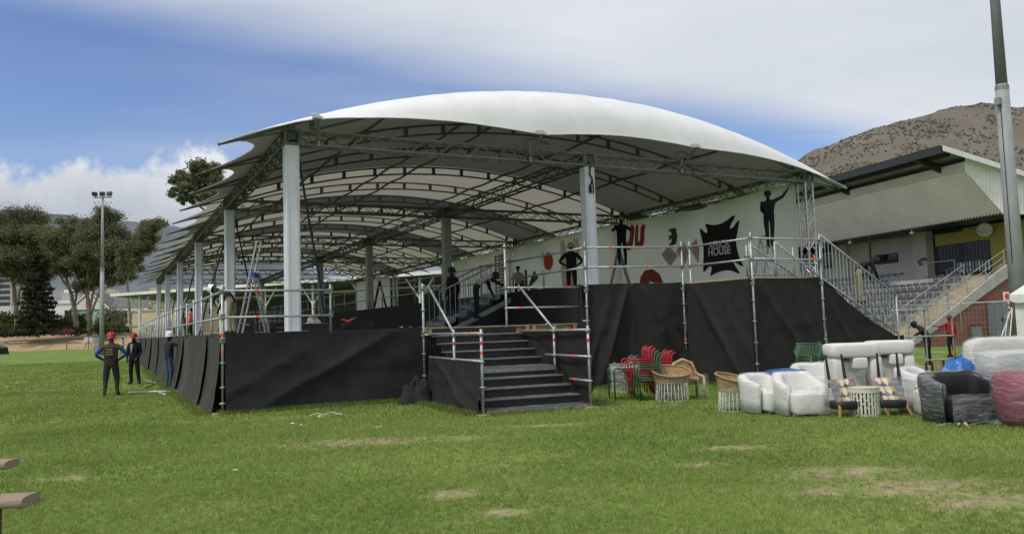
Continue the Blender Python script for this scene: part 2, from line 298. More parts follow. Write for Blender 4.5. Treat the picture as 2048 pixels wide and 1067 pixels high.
# dry earth bank behind the field (far left), with a raised garden level behind it
BK = 150.0
def cam_frame(lat, dep, z=0.0): return Vector((dep*sh+lat*ch, dep*ch-lat*sh, z))
EARTH = mat('dry_earth', (0.25, 0.17, 0.09), 0.95, 0, 0.3, 0.35, 0.4, 3, col2=(0.44, 0.33, 0.19))
mb = MB()
def bank_fn(u, v):
    lat = -150+u*170; s = min(1, v/0.35); z = 3.0*(s*s*(3-2*s))+0.15*fb(lat*0.15, v*6) - 0.1*(1-s)
    return cam_frame(lat, BK+v*60-1.5+0.6*fb(lat*0.05, 0), z)
mb.grid(bank_fn, 60, 14); mb.build('earth_bank', EARTH, smooth=True, kind='structure')
GARD = mat('garden_ground', (0.05, 0.07, 0.025), 0.95, 0, 0.4, 0.3)
mb = MB(); mb.grid(lambda u, v: cam_frame(-150+u*170, BK+50+v*260, 2.6+v*1.0), 4, 4); mb.build('garden_terrace', GARD, kind='structure')

def terrain(name, pts, depth, back, material, nz, amp, sc, slope_in=0.5):
    # ridge line given as (px, py) sight lines at a distance, falling towards the viewer and away behind
    P = [at(x, y, depth) for x, y in pts]; n = len(P)
    def fn(u, v):
        q = u*(n-1); i = min(int(q), n-2); f = q-i; p = P[i].lerp(P[i+1], f)
        d = Vector((p.x, p.y, 0)).normalized()
        if v < 0.7: s = v/0.7; off = -(1-s)*depth*slope_in; z = p.z*(s**1.15)
        else: s = (v-0.7)/0.3; off = s*back; z = p.z*(1-0.6*s)
        nn = fb(p.x/sc+off/sc, p.y/sc+3.1, v*2, 5)*amp*min(1, v*3)
        pp = Vector((p.x, p.y, 0))+d*off; return Vector((pp.x, pp.y, z-4+nn))
    m = MB(); m.grid(fn, nz, nz); return m.build(name, material, smooth=True, kind='structure')
HILL = mat('scrub_hillside', (0.112, 0.098, 0.080), 0.95, 0, 0.3, 0.03, 0.5, 0.3, col2=(0.165, 0.142, 0.112))
hill = terrain('hill', [(1180, 480), (1300, 430), (1480, 368), (1600, 318), (1700, 270), (1800, 240), (1900, 213), (2000, 203), (2150, 178), (2400, 150), (2800, 170)], 800, 500, HILL, 90, 9, 70)
# scrub bushes dotted over the hill: too many to count
mb = MB(); hv = [v.co.copy() for v in hill.data.vertices]; w_ = 91
SCRUB = mat('scrub', (0.062, 0.060, 0.044), 0.95, 0, 0.4, 0.2)
for k in range(15000):
    i = random.uniform(20, 80); j = random.uniform(18, 63); i0, j0 = int(i), int(j); a, b_ = i-i0, j-j0
    p = hv[i0*w_+j0].lerp(hv[(i0+1)*w_+j0], a).lerp(hv[i0*w_+j0+1].lerp(hv[(i0+1)*w_+j0+1], a), b_)
    if fb(p.x/55, p.y/55, p.z/25, 4)+0.25*random.random() < 0.12 and random.random() < 0.93: continue
    s = random.uniform(0.3, 1.35)*random.uniform(0.6, 1.3); n = 6; ph = random.random()*6
    vs = [p+Vector((math.cos(2*PI*q/n+ph)*s*random.uniform(0.7, 1.4), math.sin(2*PI*q/n+ph)*s*random.uniform(0.7, 1.4), -0.5)) for q in range(n)]
    vs += [p+Vector((math.cos(2*PI*q/n+ph)*s*0.7, math.sin(2*PI*q/n+ph)*s*0.7, s*random.uniform(0.4, 0.8))) for q in range(n)] + [p+Vector((0, 0, s*0.9))]
    mb.add(vs, [(q, (q+1) % n, n+(q+1) % n, n+q) for q in range(n)] + [(n+q, n+(q+1) % n, 2*n) for q in range(n)])
o = mb.build('hillside_scrub', SCRUB, smooth=True, kind='stuff', label='dark scrub bushes dotted over the brown hillside', category='scrub')
HAZEROCK = mat('hazed_mountain_rock', (0.10, 0.115, 0.13), 0.95, 0, 0.25, 0.004, 0.3, 0.02)  # bluish distance haze is mixed into the rock colour
terrain('mountain', [(-700, 420), (-300, 410), (-60, 425), (60, 440), (160, 448), (240, 452), (300, 456), (380, 470), (480, 500), (620, 540), (800, 580), (1000, 610)], 3600, 1500, HAZEROCK, 70, 60, 400)

# ------------------------------------------------------------------ event tent
XL, XM, XR = 3.71, 11.56, 19.64; Y0, BAY, NB = 18.14, 10.07, 5
TIPL, TIPR, ZT, ZP = 2.2, 21.14, 5.77, 7.80
AR = BAY/3; NA = NB*3+1; ZTR = 5.82; TD = 0.36
def roof_z(X):
    s = (X-TIPL)/(TIPR-TIPL)*2-1; return ZT+(ZP-ZT)*(1-abs(s)**2.05)
tent = thing('event_tent', 'white curved-roof event tent on truss frame over the black-draped platforms', 'tent', (11.67, 18.14, 0))
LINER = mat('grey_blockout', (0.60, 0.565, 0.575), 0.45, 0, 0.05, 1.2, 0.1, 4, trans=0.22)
def panel(n):
    ya = Y0+n*AR
    def fn(u, v):
        ins = 0.95*math.sin(PI*u)**0.62
        X = TIPL+ins+(TIPR-TIPL-2*ins)*v; e_ = abs(2*v-1)
        return (X, ya+u*AR, roof_z(X)-0.13*math.sin(PI*u)*(1-0.5*e_**4)+0.012*fb(X*0.8, (ya+u*AR)*2.5, 1))
    return fn
for n in range(NA-1):
    m = MB(); m.grid(panel(n), 12, 44)
    thin = n in (3, 4, 6, 7, 9, 10, 11, 13, 14)
    o = m.build('roof_panel', MEMT if thin else MEMB, tent, True, True)
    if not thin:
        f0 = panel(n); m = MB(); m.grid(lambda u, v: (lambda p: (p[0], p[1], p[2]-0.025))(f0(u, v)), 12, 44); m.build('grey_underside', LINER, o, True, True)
# front apron: falls from the first arch to a scalloped edge held by three outriggers
KX = [(TIPL, Y0-0.02, ZT), (4.10, 17.25, 6.26), (9.72, 17.25, 6.36), (14.60, 17.25, 6.39), (TIPR, Y0-0.3, 5.72)]
def apron_edge(X):
    for i in range(4):
        if X <= KX[i+1][0] or i == 3:
            a, b_ = Vector(KX[i]), Vector(KX[i+1]); f = max(0, min(1, (X-a.x)/(b_.x-a.x))); p = a.lerp(b_, f)
            bul = (0.03, 0.20, 0.17, 0.22)[i]*math.sin(PI*f)
            if i == 3: p.y = a.y+(b_.y-a.y)*f**2.2
            if i == 0: p.y = b_.y+(a.y-b_.y)*(1-f)**1.6
            return Vector((X, p.y+bul*0.5, p.z+bul))
def apron(u, v):
    X = TIPL+(TIPR-TIPL)*v; a = Vector((X, Y0, roof_z(X))); b_ = apron_edge(X); p = a.lerp(b_, u)
    p.z += 0.10*math.sin(PI*u)*(a.z-b_.z); p.y -= 0.16*math.sin(PI*u)*(a.z-b_.z); p.z += 0.008*fb(X*3, u*1.5, 4)+0.012*math.exp(-u*5)*fb(X*1.2, u*14, 7, 3); return p
m = MB(); m.grid(apron, 12, 80); ap = m.build('front_apron', MEMB, tent, True, True)
m = MB(); m.path([apron(1, i/80)+Vector((0, -0.012, -0.004)) for i in range(81)], 0.016, 6); m.build('edge_cable', mat('edge_webbing', (0.45, 0.45, 0.45), 0.7), ap, True, True)
# arches: twin curved chords with spacer plates, arms out to the eave tips
XS = [XL-0.1+(XR-XL+0.2)*i/28 for i in range(29)]
m = MB(); m.path([(TIPL-0.05-11.67, 0, roof_z(TIPL)-0.03)]+[(x-11.67, 0, roof_z(x)-0.07) for x in [TIPL+0.5]+XS+[TIPR-0.5]]+[(TIPR+0.05-11.67, 0, roof_z(TIPR)-0.03)], 0.032, 6)
m.path([(x-11.67, 0, roof_z(x)-0.33) for x in XS[1:-1]], 0.032, 6)
for i in range(1, 28, 2): m.box((XS[i]-11.67, 0, roof_z(XS[i])-0.20), (0.13, 0.025, 0.22))
for x in (XL, XR): m.box((x-11.67, 0, (ZTR+TD+roof_z(x))/2-0.05), (0.16, 0.1, roof_z(x)-ZTR-TD+0.02))
for x, s in ((TIPL, -1), (TIPR, 1)): m.tube((x-s*1.55-11.67, 0, ZTR+TD), (x-s*0.3-11.67, 0, roof_z(x-s*0.3)-0.05), 0.022, 6)
ARCH = m.mesh('arch', DKFRAME)
for n in range(NA): put('arch', ARCH, tent, (0, n*AR, 0))
for x in (6.3, 9.3, 10.4, 14.0, 17.3):
    m = MB(); m.path([(x, Y0+i*AR/2, roof_z(x)-0.10-(0.05 if i % 2 else 0)) for i in range(2*NA-1)], 0.045, 6); m.build('purlin', DKFRAME, tent, world=True)
def truss_mesh(length, axis, name, s=TD, mat_=TRUSS):
    m = MB(); h = s/2-0.025; k = max(2, round(length/(s*1.05))); st = length/k
    P_ = lambda a, b_, c: (a, b_, c) if axis == 0 else ((b_, a, c) if axis == 1 else (b_, c, a))
    for b_ in (-h, h):
        for c in (-h, h): m.tube(P_(0, b_, c), P_(length, b_, c), 0.029, 6)
    for i in range(k):
        a0, a1 = i*st, (i+1)*st; sg = 1 if i % 2 else -1
        for q in (-h, h):
            m.tube(P_(a0, q, -h*sg), P_(a1, q, h*sg), 0.016, 4); m.tube(P_(a0, -h*sg, q), P_(a1, h*sg, q), 0.016, 4)
    for a in (0.02, length-0.02):
        for q in (-h, h): m.tube(P_(a, q, -h), P_(a, q, h), 0.014, 4); m.tube(P_(a, -h, q), P_(a, h, q), 0.014, 4)
    return m.mesh(name, mat_)
TY = truss_mesh(BAY-TD, 1, 'truss_long', TD, DKFRAME); T1 = truss_mesh(XM-XL-TD, 0, 'truss_cross'); T2 = truss_mesh(XR-XM-TD, 0, 'truss_cross_wide')
zc_ = ZTR+TD/2
for x in (XL, XM, XR):
    for n in range(NB): put('eave_truss' if x != XM else 'ridge_truss', TY, tent, (x-11.67, n*BAY+TD/2, zc_))
for n in range(NB+1):
    put('cross_truss', T1, tent, (XL+TD/2-11.67, n*BAY, zc_)); put('cross_truss', T2, tent, (XM+TD/2-11.67, n*BAY, zc_))
m = MB(); h = TD/2-0.02
for a in (-h, h):
    for b_ in (-h, h): m.box((a, b_, 0), (0.06, 0.06, TD+0.02))
    m.box((a, 0, h), (0.05, TD, 0.05)); m.box((a, 0, -h), (0.05, TD, 0.05)); m.box((0, a, h), (TD, 0.05, 0.05)); m.box((0, a, -h), (TD, 0.05, 0.05))
m.tube((-h, -h, -h), (h, -h, h), 0.015, 5); m.tube((-h, h, h), (h, h, -h), 0.015, 5); m.box((0, 0, 0.05), (0.2, 0.2, 0.2))
CB = m.mesh('corner_block', DKFRAME)
def col_mesh(z0, mat_, sx):
    m = MB(); a = sx/2; c = 0.025
    ring = [(-a+c, -a), (a-c, -a), (a, -a+c), (a, a-c), (a-c, a), (-a+c, a), (-a, a-c), (-a, -a+c)]
    m.add([(x, y, z0) for x, y in ring]+[(x, y, ZTR-0.01) for x, y in ring], [(i, (i+1) % 8, 8+(i+1) % 8, 8+i) for i in range(8)]+[tuple(range(8, 16))])
    for s in (-1, 1): m.box((s*a*0.62, -a-0.006, (z0+ZTR)/2), (0.012, 0.012, ZTR-z0-0.05))
    return m.mesh('column', mat_)
CW, CGm = col_mesh(1.64, COLW, 0.315), col_mesh(2.6, COLG, 0.31); CWm = col_mesh(2.6, COLW, 0.31)
TOW = truss_mesh(ZTR-2.6, 2, 'tower', 0.36, ALU)
base = MB().box((0, 0, 0.01), (0.6, 0.6, 0.02)); BASE = base.mesh('base_plate', STEEL)
for n in range(NB+1):
    for x, me, z0 in ((XL, CW, 1.64), (XM, CWm if n == 0 else CGm, 2.6), (XR, TOW, 2.6)):
        loc = (x-11.67, n*BAY, 0)
        c = put('column' if x != XR else 'truss_tower', me, tent, loc if x != XR else (loc[0], loc[1], 2.6))
        put('base_plate', BASE, c, (0, 0, z0 if x != XR else 0)); put('corner_block', CB, tent, (loc[0], loc[1], zc_))
# outriggers that hold the front edge
for i, (x, y, z) in enumerate(KX[1:4]):
    ax = x if i else 4.28
    m = MB(); m.tube((ax, Y0-TD/2-0.04, ZTR-0.02), (ax, Y0-TD/2-0.04, ZTR+TD+0.05), 0.04); m.tube((ax, Y0-TD/2, ZTR+0.1), (x, y, z), 0.04)
    if i: m.path([(ax-0.05, Y0-0.1, ZTR+TD), (ax-0.05, Y0-0.1, ZTR+TD+0.22), (ax+0.3, Y0+0.05, ZTR+TD+0.32), (ax+0.9, Y0+0.4, ZTR+TD+0.3)], 0.035)
    o = m.build('outrigger', STEEL, tent, world=True)
    m = MB(); m.box((x, y-0.03, z+0.02), (0.2, 0.12, 0.06), 0.3); m.path([(x-0.2, y, z+0.07), (x, y-0.05, z+0.1), (x+0.12, y-0.05, z-0.03)], 0.015); m.build('edge_clamp', ALU, o, world=True)
m = MB(); m.tube((XR-0.1, Y0, ZTR+TD), (TIPR-0.05, Y0-0.35, 5.66), 0.035); m.tube((XR, Y0, 5.95), (TIPR-0.3, Y0+0.1, 5.75), 0.03); m.build('outrigger', STEEL, tent, world=True)
for n in range(1, 7):
    m = MB(); m.tube((XR, Y0+n*AR, 6.15), (TIPR+0.2, Y0+n*AR-0.5, 5.45), 0.035); m.box((TIPR+0.2, Y0+n*AR-0.5, 5.45), (0.2, 0.1, 0.06)); m.build('outrigger', STEEL, tent, world=True)
STRAP = mat('strap_webbing', (0.03, 0.035, 0.07), 0.8)
for n, dx in ((0, 1.05), (1, -0.9), (2, -0.8), (3, -0.6), (1, 1.1)):
    y = Y0+n*BAY; m = MB(); m.path([(XL+0.1, y-0.1, ZTR+0.02), (XL+0.1+dx*0.35, y+0.5, 4.4), (XL+0.1+dx*0.75, y+1.2, 2.9), (XL+0.1+dx, y+1.7, 1.66)], 0.03, 4); m.build('tension_strap', STRAP, tent, world=True)
m = MB(); m.path([(XM+0.0, Y0-0.185, 5.83+0.0), (XM-0.04, Y0-0.195, 5.6), (XM+0.05, Y0-0.195, 5.45), (XM-0.03, Y0-0.195, 5.3), (XM+0.0, Y0-0.195, 5.1)], 0.022, 6)
m.path([(XM-0.06, Y0-0.195, 5.3), (XM-0.06, Y0-0.195, 5.1), (XM+0.06, Y0-0.195, 5.1), (XM+0.06, Y0-0.195, 5.3), (XM, Y0-0.195, 5.55)], 0.018, 6); m.build('ratchet_strap', BLACK, tent, world=True)
for i, (y, x, z) in enumerate(((27.6, 20.0, 6.02), (23.8, 20.0, 5.88))):  # black panels put in for the dark gaps between roof and banner
    p = thing('dark_gap_panel', ('flat black panel put in for the dark gap above the red lettering', 'flat black panel put in for the dark gap beside the hide emblem')[i], 'panel', (x, y, z), 0)
    MB().box((0, 0, 0), (0.5, 1.0, 0.06), ry=0.3).build('plate', BLACK, p); MB().tube((0, 0.2, 0), (-0.3, 0.2, 0.25), 0.012, 6).build('bracket', STEEL, p)
# ------------------------------------------------------------------ drapes, rails
def drape(p0, p1, zt, zb, seed, folds=3, amp=0.05, flare=0.15, sag=0.05, nu=36, nv=18, diag=0.04, ztop2=None):
    p0, p1 = Vector((*p0, 0)), Vector((*p1, 0)); d = p1-p0; ln = d.length; nrm = Vector((d.y, -d.x, 0)).normalized(); rn = random.Random(seed)
    ph = [rn.uniform(0, 6.28) for _ in range(6)]; dg = rn.choice((-1, 1)); zt2 = zt if ztop2 is None else ztop2
    def fn(u, v):
        z0 = zt+(zt2-zt)*u - sag*math.sin(PI*u)*(0.6+0.4*math.sin(4*u+ph[0])); z = z0+(zb-z0)*v
        o = 0.02+flare*v**2.2*(0.85+0.15*math.sin(2*PI*u*1.3+ph[1]))
        o += amp*(0.25+v)*math.sin(2*PI*folds*u+ph[2]+1.2*v*math.sin(ph[3]))*math.sin(PI*min(1, max(0, u*1.02)))**0.5
        k = (u if dg > 0 else 1-u)*1.15+v*0.85-1.0
        o += diag*2.2*math.exp(-abs(k)/0.05)*math.sin(PI*v)**0.5 + diag*1.4*math.exp(-abs(k+0.35)/0.05)*v + diag*0.5*math.exp(-abs(v-0.45-0.04*math.sin(5*u+ph[5]))/0.02)*math.sin(PI*u)
        o += diag*0.35*max(0, fb(u*ln*0.9-v*3+seed, u*ln*0.5+v*1.5, seed+9, 4))
        o += 0.02*fb(u*ln*1.2+seed*7, v*2.2, seed, 3)+0.008*abs(fb(u*ln*2.1+v*2.5+seed, v*3-u*ln, seed+3, 3))
        z += 0.03*math.sin(2*PI*2*u+ph[4])*v
        return p0+d*u+nrm*o+Vector((0, 0, max(0.012, z)))
    m = MB(); m.grid(fn, nu, nv); return m
def scaf_post(x, y, z0, z1, parent, rings=True, jack=True, org=None):
    m = MB(); m.tube((x, y, z0+(0.12 if jack else 0)), (x, y, z1), 0.026, 10)
    if rings:
        z = z0+0.55
        while z < z1-0.05: m.lathe([(0.028, z-0.012), (0.06, z-0.006), (0.06, z+0.006), (0.028, z+0.012)], 10, (x, y, 0)); z += 0.5
    if jack:
        m.tube((x, y, z0+0.012), (x, y, z0+0.3), 0.017, 8); m.box((x, y, z0+0.006), (0.16, 0.16, 0.01)); m.lathe([(0.02, z0+0.2), (0.065, z0+0.21), (0.065, z0+0.235), (0.02, z0+0.245)], 10, (x, y, 0))
        m.box((x+0.05, y, z0+0.225), (0.13, 0.02, 0.02))
    return m.build('scaffold_post', GALV, parent, True, world=True)
def tape(p, d, parent, r=0.029, mt=None):
    p = Vector(p); d = Vector(d).normalized(); return MB().tube(p-d*0.035, p+d*0.035, r, 10).build('marker_tape', mt or ORANGE, parent, world=True)
def coupler(p, parent, s=1.0): return MB().box(p, (0.085*s, 0.085*s, 0.075*s), 0.5).box((p[0]+0.04, p[1], p[2]+0.05), (0.03, 0.03, 0.08)).build('coupler', GREENM, parent, world=True)
def rail(a, b_, parent, tapes=(0.3,), r=0.0245):
    o = MB().tube(a, b_, r, 10).build('guard_rail', GALV, parent, True, world=True); a, b_ = Vector(a), Vector(b_)
    for f in tapes: tape(a.lerp(b_, f), b_-a, o)
    return o

# ------------------------------------------------------------------ lower platform
ZD, ZU = 1.64, 2.60; PX, PY, PE = 2.15, 17.58, 68.0; XU = 10.76
low = thing('stage_platform', 'long lower scaffold platform skirted in black drape beside the lawn', 'platform', (PX, PY, 0))
m = MB(); m.bx(PX+0.05, XU, PY+0.05, PE, ZD-0.14, ZD-0.02); m.build('deck_frame', BLACK, low, world=True)
nbx = 7
for i in range(nbx):
    for j in range(8):
        x0 = PX+0.05+(XU-PX-0.05)/nbx*i; y0 = PY+0.05+(PE-PY-0.05)/8*j
        MB().bx(x0+0.004, x0+(XU-PX-0.05)/nbx-0.004, y0+0.004, y0+(PE-PY-0.05)/8-0.004, ZD-0.018, ZD).build('deck_sheet', PLY, low, world=True)
MB().bx(PX+0.10, PX+0.11, PY+0.07, PE, 0.01, ZD-0.15).build('blackout_sheet', BLACK, low, world=True); MB().bx(PX+0.115, XU-0.1, PY+0.07, PY+0.08, 0.01, ZD-0.15).build('blackout_sheet', BLACK, low, world=True)  # added black sheets that stop daylight showing through the drape gaps
NP = 24; ST = (PE-PY)/NP
for i in range(NP):
    ya, yb = PY+0.06+i*ST, PY+(i+1)*ST+0.05
    dx_ = (0.0, 0.05, 0.02)[i % 3]; drape((PX-0.02-dx_, yb+0.06), (PX-0.02-dx_, ya), ZD+0.02, 0.01, 100+i, folds=0.9+0.7*(i % 3), amp=0.055, flare=0.25 if i < 8 else 0.18, sag=0.09, nu=20 if i < 10 else 10, nv=14, diag=0.0).build('drape_panel', DRAPE3 if i in (3, 7, 12) else DRAPE_LIT, low, True, True)
    if i: 
        x, y = PX-0.05, PY+i*ST; scaf_post(x+0.08, y, ZD-0.5, 2.62, low, rings=False, jack=False)
drape((PX+0.045, PY-0.05), (6.50, PY-0.06), ZD+0.02, 0.01, 41, folds=1.6, amp=0.025, flare=0.10, sag=0.03, nu=70, nv=24, diag=0.05).build('front_drape', DRAPE, low, True, True)
cp = scaf_post(PX, PY-0.06, 0, 2.66, low); put('sole_board', MB().bx(PX-0.2, PX+0.2, PY-0.18, PY+0.06, 0.0, 0.035).mesh('sole_board', PINE), low, tuple(-low.location))
for z in (1.50, 1.98, 2.53): coupler((PX, PY-0.06, z), cp)
for z in (1.28, 1.62): tape((PX, PY-0.06, z), (0, 0, 1), cp)
e2 = (4.40, PY-0.06)
rail((PX, PY-0.09, 2.53), (e2[0], e2[1]-0.03, 2.53), low, (0.3,)); rail((PX, PY-0.09, 1.98), (e2[0], e2[1]-0.03, 1.98), low, (0.31,))
p2 = scaf_post(e2[0], e2[1], ZD-0.05, 2.66, low, rings=False, jack=False)
for z in (1.98, 2.53): coupler((e2[0], e2[1], z), p2)
rail((PX+0.03, PY, 2.53), (PX+0.03, PE, 2.53), low, ()); rail((PX+0.03, PY, 1.98), (PX+0.03, PE, 1.98), low, ())
rail((PX, PY-0.09, 1.50), (6.5, PY-0.09, 1.50), low, ()) if False else None
# pallet boards on the open front edge above the stairs
for i in range(3):
    x0 = 6.62+i*1.36
    pl = MB(); pl.bx(x0, x0+1.33, PY-0.14, PY+0.05, ZD-0.02, ZD+0.005); pl.bx(x0, x0+1.33, PY-0.02, PY+0.06, ZD-0.13, ZD-0.022); pl.build('edge_board', PINE, low, world=True)
    for q in (0.08, 0.66, 1.25): MB().bx(x0+q-0.05, x0+q+0.05, PY-0.13, PY-0.025, ZD-0.12, ZD-0.022).build('pallet_block', PINE, low, world=True)
rail((6.52, PY-0.18, 1.48), (10.74, PY-0.18, 1.48), low, (0.2, 0.33, 0.9))
drape((6.45, PY+0.03), (8.9, PY+0.03), 1.5, 0.01, 78, folds=1, amp=0.01, flare=0.0, diag=0).build('front_drape', DRAPE, low, True, True)
drape((8.75, PY-0.02), (10.72, PY-0.02), 1.5, 0.01, 77, folds=1.2, amp=0.03, flare=0.05, diag=0.05).build('front_drape', DRAPE, low, True, True)
for (x, zt, rg) in ((6.52, 2.66, True), (8.66, 3.62, True)):
    p = scaf_post(x, PY-0.14, 0, zt, low, rings=rg)
    for z in (1.48, 2.55): coupler((x, PY-0.14, z), p)
rail((8.66, PY-0.17, 2.55), (10.74, PY-0.17, 2.55), low, (0.85,)); rail((8.66, PY-0.17, 2.06), (10.74, PY-0.17, 2.06), low, (0.18,))

# ------------------------------------------------------------------ upper platform
A, B_, Cc, Dd = (10.76, 17.2), (13.45, 16.6), (13.72, 14.5), (15.95, 14.45)
up = thing('upper_platform', 'raised upper scaffold platform with tall black drape under the banner', 'platform', (10.76, 17.2, 0))
m = MB(); m.bx(XU+0.02, 19.25, 17.3, PE, ZU-0.16, ZU-0.02); m.poly([(A[0]+0.03, 17.28, ZU-0.16), (B_[0], B_[1]+0.04, ZU-0.16), (Cc[0]+0.05, Cc[1]+0.05, ZU-0.16), (Dd[0], Dd[1]+0.05, ZU-0.16), (15.95, 17.28, ZU-0.16)], 0.14, (0, 0, 1)); m.build('deck_frame', BLACK, up, world=True)
for i in range(5):
    for j in range(8):
        x0 = XU+0.02+(19.25-XU-0.02)/5*i; y0 = 17.3+(PE-17.3)/8*j
        MB().bx(x0+0.004, x0+(19.25-XU-0.02)/5-0.004, y0+0.004, y0+(PE-17.3)/8-0.004, ZU-0.018, ZU).build('deck_sheet', PLY, up, world=True)
for a, b_ in ((A, B_), (B_, Cc), (Cc, Dd)):
    a3, b3 = Vector((*a, ZU-0.01)), Vector((*b_, ZU-0.01)); d = b3-a3; c = (a3+b3)/2; nn = Vector((-d.y, d.x, 0)).normalized()
    MB().box(c+nn*0.12, (d.length-0.06, 0.22, 0.035), math.atan2(d.y, d.x)).build('edge_board', PINE, up, world=True)
drape((A[0]+0.07, A[1]), (12.05, 16.9), ZU-0.0, 0.01, 12, folds=1.3, amp=0.06, flare=0.12, sag=-0.04, nu=40, nv=24, diag=0.10).build('front_drape', DRAPE, up, True, True)
drape((12.02, 16.89), (B_[0]-0.02, B_[1]+0.02), ZU+0.02, 0.01, 15, folds=0.8, amp=0.05, flare=0.12, sag=0.02, nu=40, nv=24, diag=0.08).build('front_drape', DRAPE, up, True, True)
drape((B_[0]+0.0, B_[1]-0.03), (Cc[0]+0.03, Cc[1]-0.06), ZU-0.02, 0.01, 13, folds=0.7, amp=0.03, flare=0.08, sag=0.03, nu=40, nv=24, diag=0.05).build('front_drape', DRAPE, up, True, True)
drape((Cc[0]-0.10, Cc[1]-0.02), (Dd[0]+0.0, Dd[1]-0.02), ZU+0.0, 0.01, 14, folds=0.8, amp=0.03, flare=0.08, sag=0.12, nu=40, nv=24, diag=0.05).build('front_drape', DRAPE, up, True, True)
def tri_drape(u, v):
    x = Dd[0]+0.06+u*2.95; zt = ZU+0.02-1.52*(u/0.86)**0.92-0.10*math.sin(PI*min(1, u/0.86)) if u < 0.86 else 1.07-0.02*math.sin(9*u)
    z = zt+(0.01-zt)*v; o = 0.02+0.05*v*v+0.035*math.sin(9*u+4*v)*v+0.03*fb(u*4, v*2, 5)+0.05*math.exp(-((u*1.3-v+0.1)/0.06)**2)*math.sin(PI*v)
    return (x, 14.43-o+0.05*u, z)
m = MB(); m.grid(tri_drape, 40, 22); m.build('side_drape', DRAPE, up, True, True)
m = MB(); m.grid(lambda u, v: (XU-0.03-0.012*fb(u*30, v*2, 8), 17.3+u*(PE-17.3), ZU+0.02-v*(ZU-ZD-0.005)), 90, 5); m.build('inner_drape', DRAPE, up, True, True)
RT, RM = 3.53, 3.03
posts = [A, (B_[0]-0.10, B_[1]+0.02), (B_[0]+0.08, B_[1]-0.08), Cc, Dd]
for i, (x, y) in enumerate(posts):
    y -= 0.07; p = scaf_post(x, y, 0, RT+0.14, up)
    for z in (RT, RM, 2.45): coupler((x, y, z), p)
    if i != 3: tape((x, y, 1.15 if i in (1, 2) else 0.62), (0, 0, 1), p)
for i, (a, b_, tp) in enumerate(((posts[0], posts[1], (0.25, 0.62)), (posts[2], posts[3], (0.15,)), (posts[3], posts[4], (0.85,)))):
    for z, tt in ((RT, tp[:1]), (RM, tp)): rail((a[0], a[1]-0.1, z), (b_[0], b_[1]-0.1, z), up, tt)
for ya, yb in ((17.2, 21.3), (22.62, 60.0)):
    for z in (RT, RM): rail((XU, ya, z), (XU, yb, z), up, ())
y = 19.3
while y < 60:
    if not 21.0 < y < 21.2: scaf_post(XU, y, ZU, RT+0.1, up, rings=False, jack=False)
    y += 2.07
drf = MB(); 
# ------------------------------------------------------------------ front stairs
sa = math.atan2(0.40, 4.1)
st = thing('front_staircase', 'black wooden staircase with scaffold handrails climbing from the lawn', 'staircase', (6.17, 13.42, 0), -sa)
SW = 2.12; RUN = 0.36; y = 0.0; zs = [0.09+0.172*i for i in range(9)]
for i, z in enumerate(zs):
    dep = 0.72 if i == 4 else RUN; th = 0.09 if i in (0, 4) else 0.035
    MB().bx(0.04, SW-0.04, y, y+dep+0.03, z-th, z).build('tread', TREADM if i not in (0, 4) else STEEL, st)
    if i in (0, 4): MB().bx(0.05, SW-0.05, y+0.012, y+dep, z, z+0.012).build('tread_board', TREADM, st)
    if i not in (0, 4): MB().bx(0.04, SW-0.04, y-0.012, y+0.02, z-0.02, z+0.004).build('nosing', STEEL, st)
    MB().bx(0.04, SW-0.04, y+dep+0.005, y+dep+0.025, z+0.001, z+0.137).build('riser', BLACK, st)
    y += dep
YT = y
for s, x in ((0, -0.03), (1, SW+0.03)):
    m = drape((x, YT) if s == 0 else (x+0.06, 0.1), (x, 0.02) if s == 0 else (x+0.06, YT), 0.98 if s == 0 else 1.50, 0.01, 60+s, folds=1.5, amp=0.03 if s == 0 else 0.012, flare=0.1 if s == 0 else -0.02, sag=0.02, diag=0.04)
    m.build('side_drape', DRAPE, st, True)
    for yy, z1 in ((0.02, 1.58), (YT*0.48 if s == 0 else 1.62, 1.58)):
        m = MB(); m.tube((x, yy, 0.02), (x, yy, z1), 0.026, 10)
        for z in (0.52, 0.98, 1.48): m.lathe([(0.028, z-0.012), (0.06, z-0.006), (0.06, z+0.006), (0.028, z+0.012)], 10, (x, yy, 0))
        p = m.build('scaffold_post', GALV, st, True)
        for z, c in ((1.32, REDTAG), (1.14, ORANGE)) if yy < 0.1 and s == 0 else ((1.3, REDTAG),): MB().tube((x, yy, z-0.03), (x, yy, z+0.03), 0.029, 10).build('marker_tape', c, p)
        MB().bx(x-0.13, x+0.13, yy-0.1, yy+0.1, 0, 0.03).build('sole_board', PINE, p)
    for z, y0_, y1_ in ((1.50, 0, YT), (0.985, 0, YT if s == 0 else 2.1), (0.52, 0, 0.9)):
        if s == 0 and z < 0.6: continue
        r_ = MB().tube((x, y0_-0.05, z), (x, y1_, z), 0.0245, 10).build('guard_rail', GALV, st, True); MB().tube((x, 0.6, z), (x, 0.7, z), 0.03, 10).build('marker_tape', ORANGE, r_)
    MB().tube((x, YT*0.48 if s == 0 else 1.62, 1.52), (x, YT-0.05, 2.56), 0.0255, 10).build('handrail', GALV, st, True)
# crumpled drape lying at the foot
def crump(u, v):
    a = u*2*PI; r_ = v*(0.55+0.15*math.sin(3*a)); n = fb(math.cos(a)*v*2.5, math.sin(a)*v*2.5, 3, 4)
    return (r_*math.cos(a)*0.75, r_*math.sin(a)*0.55, max(0.01, (1-v)**0.8*0.62+0.34*n*(1-abs(2*v-1))+0.02))
o = MB().grid(crump, 30, 14).build('crumpled_drape', DRAPE, None, True, label='crumpled heap of black drape left of the front staircase', category='drape'); o.location = (6.08, 16.75, 0); o.rotation_euler = (0, 0, 0.6)

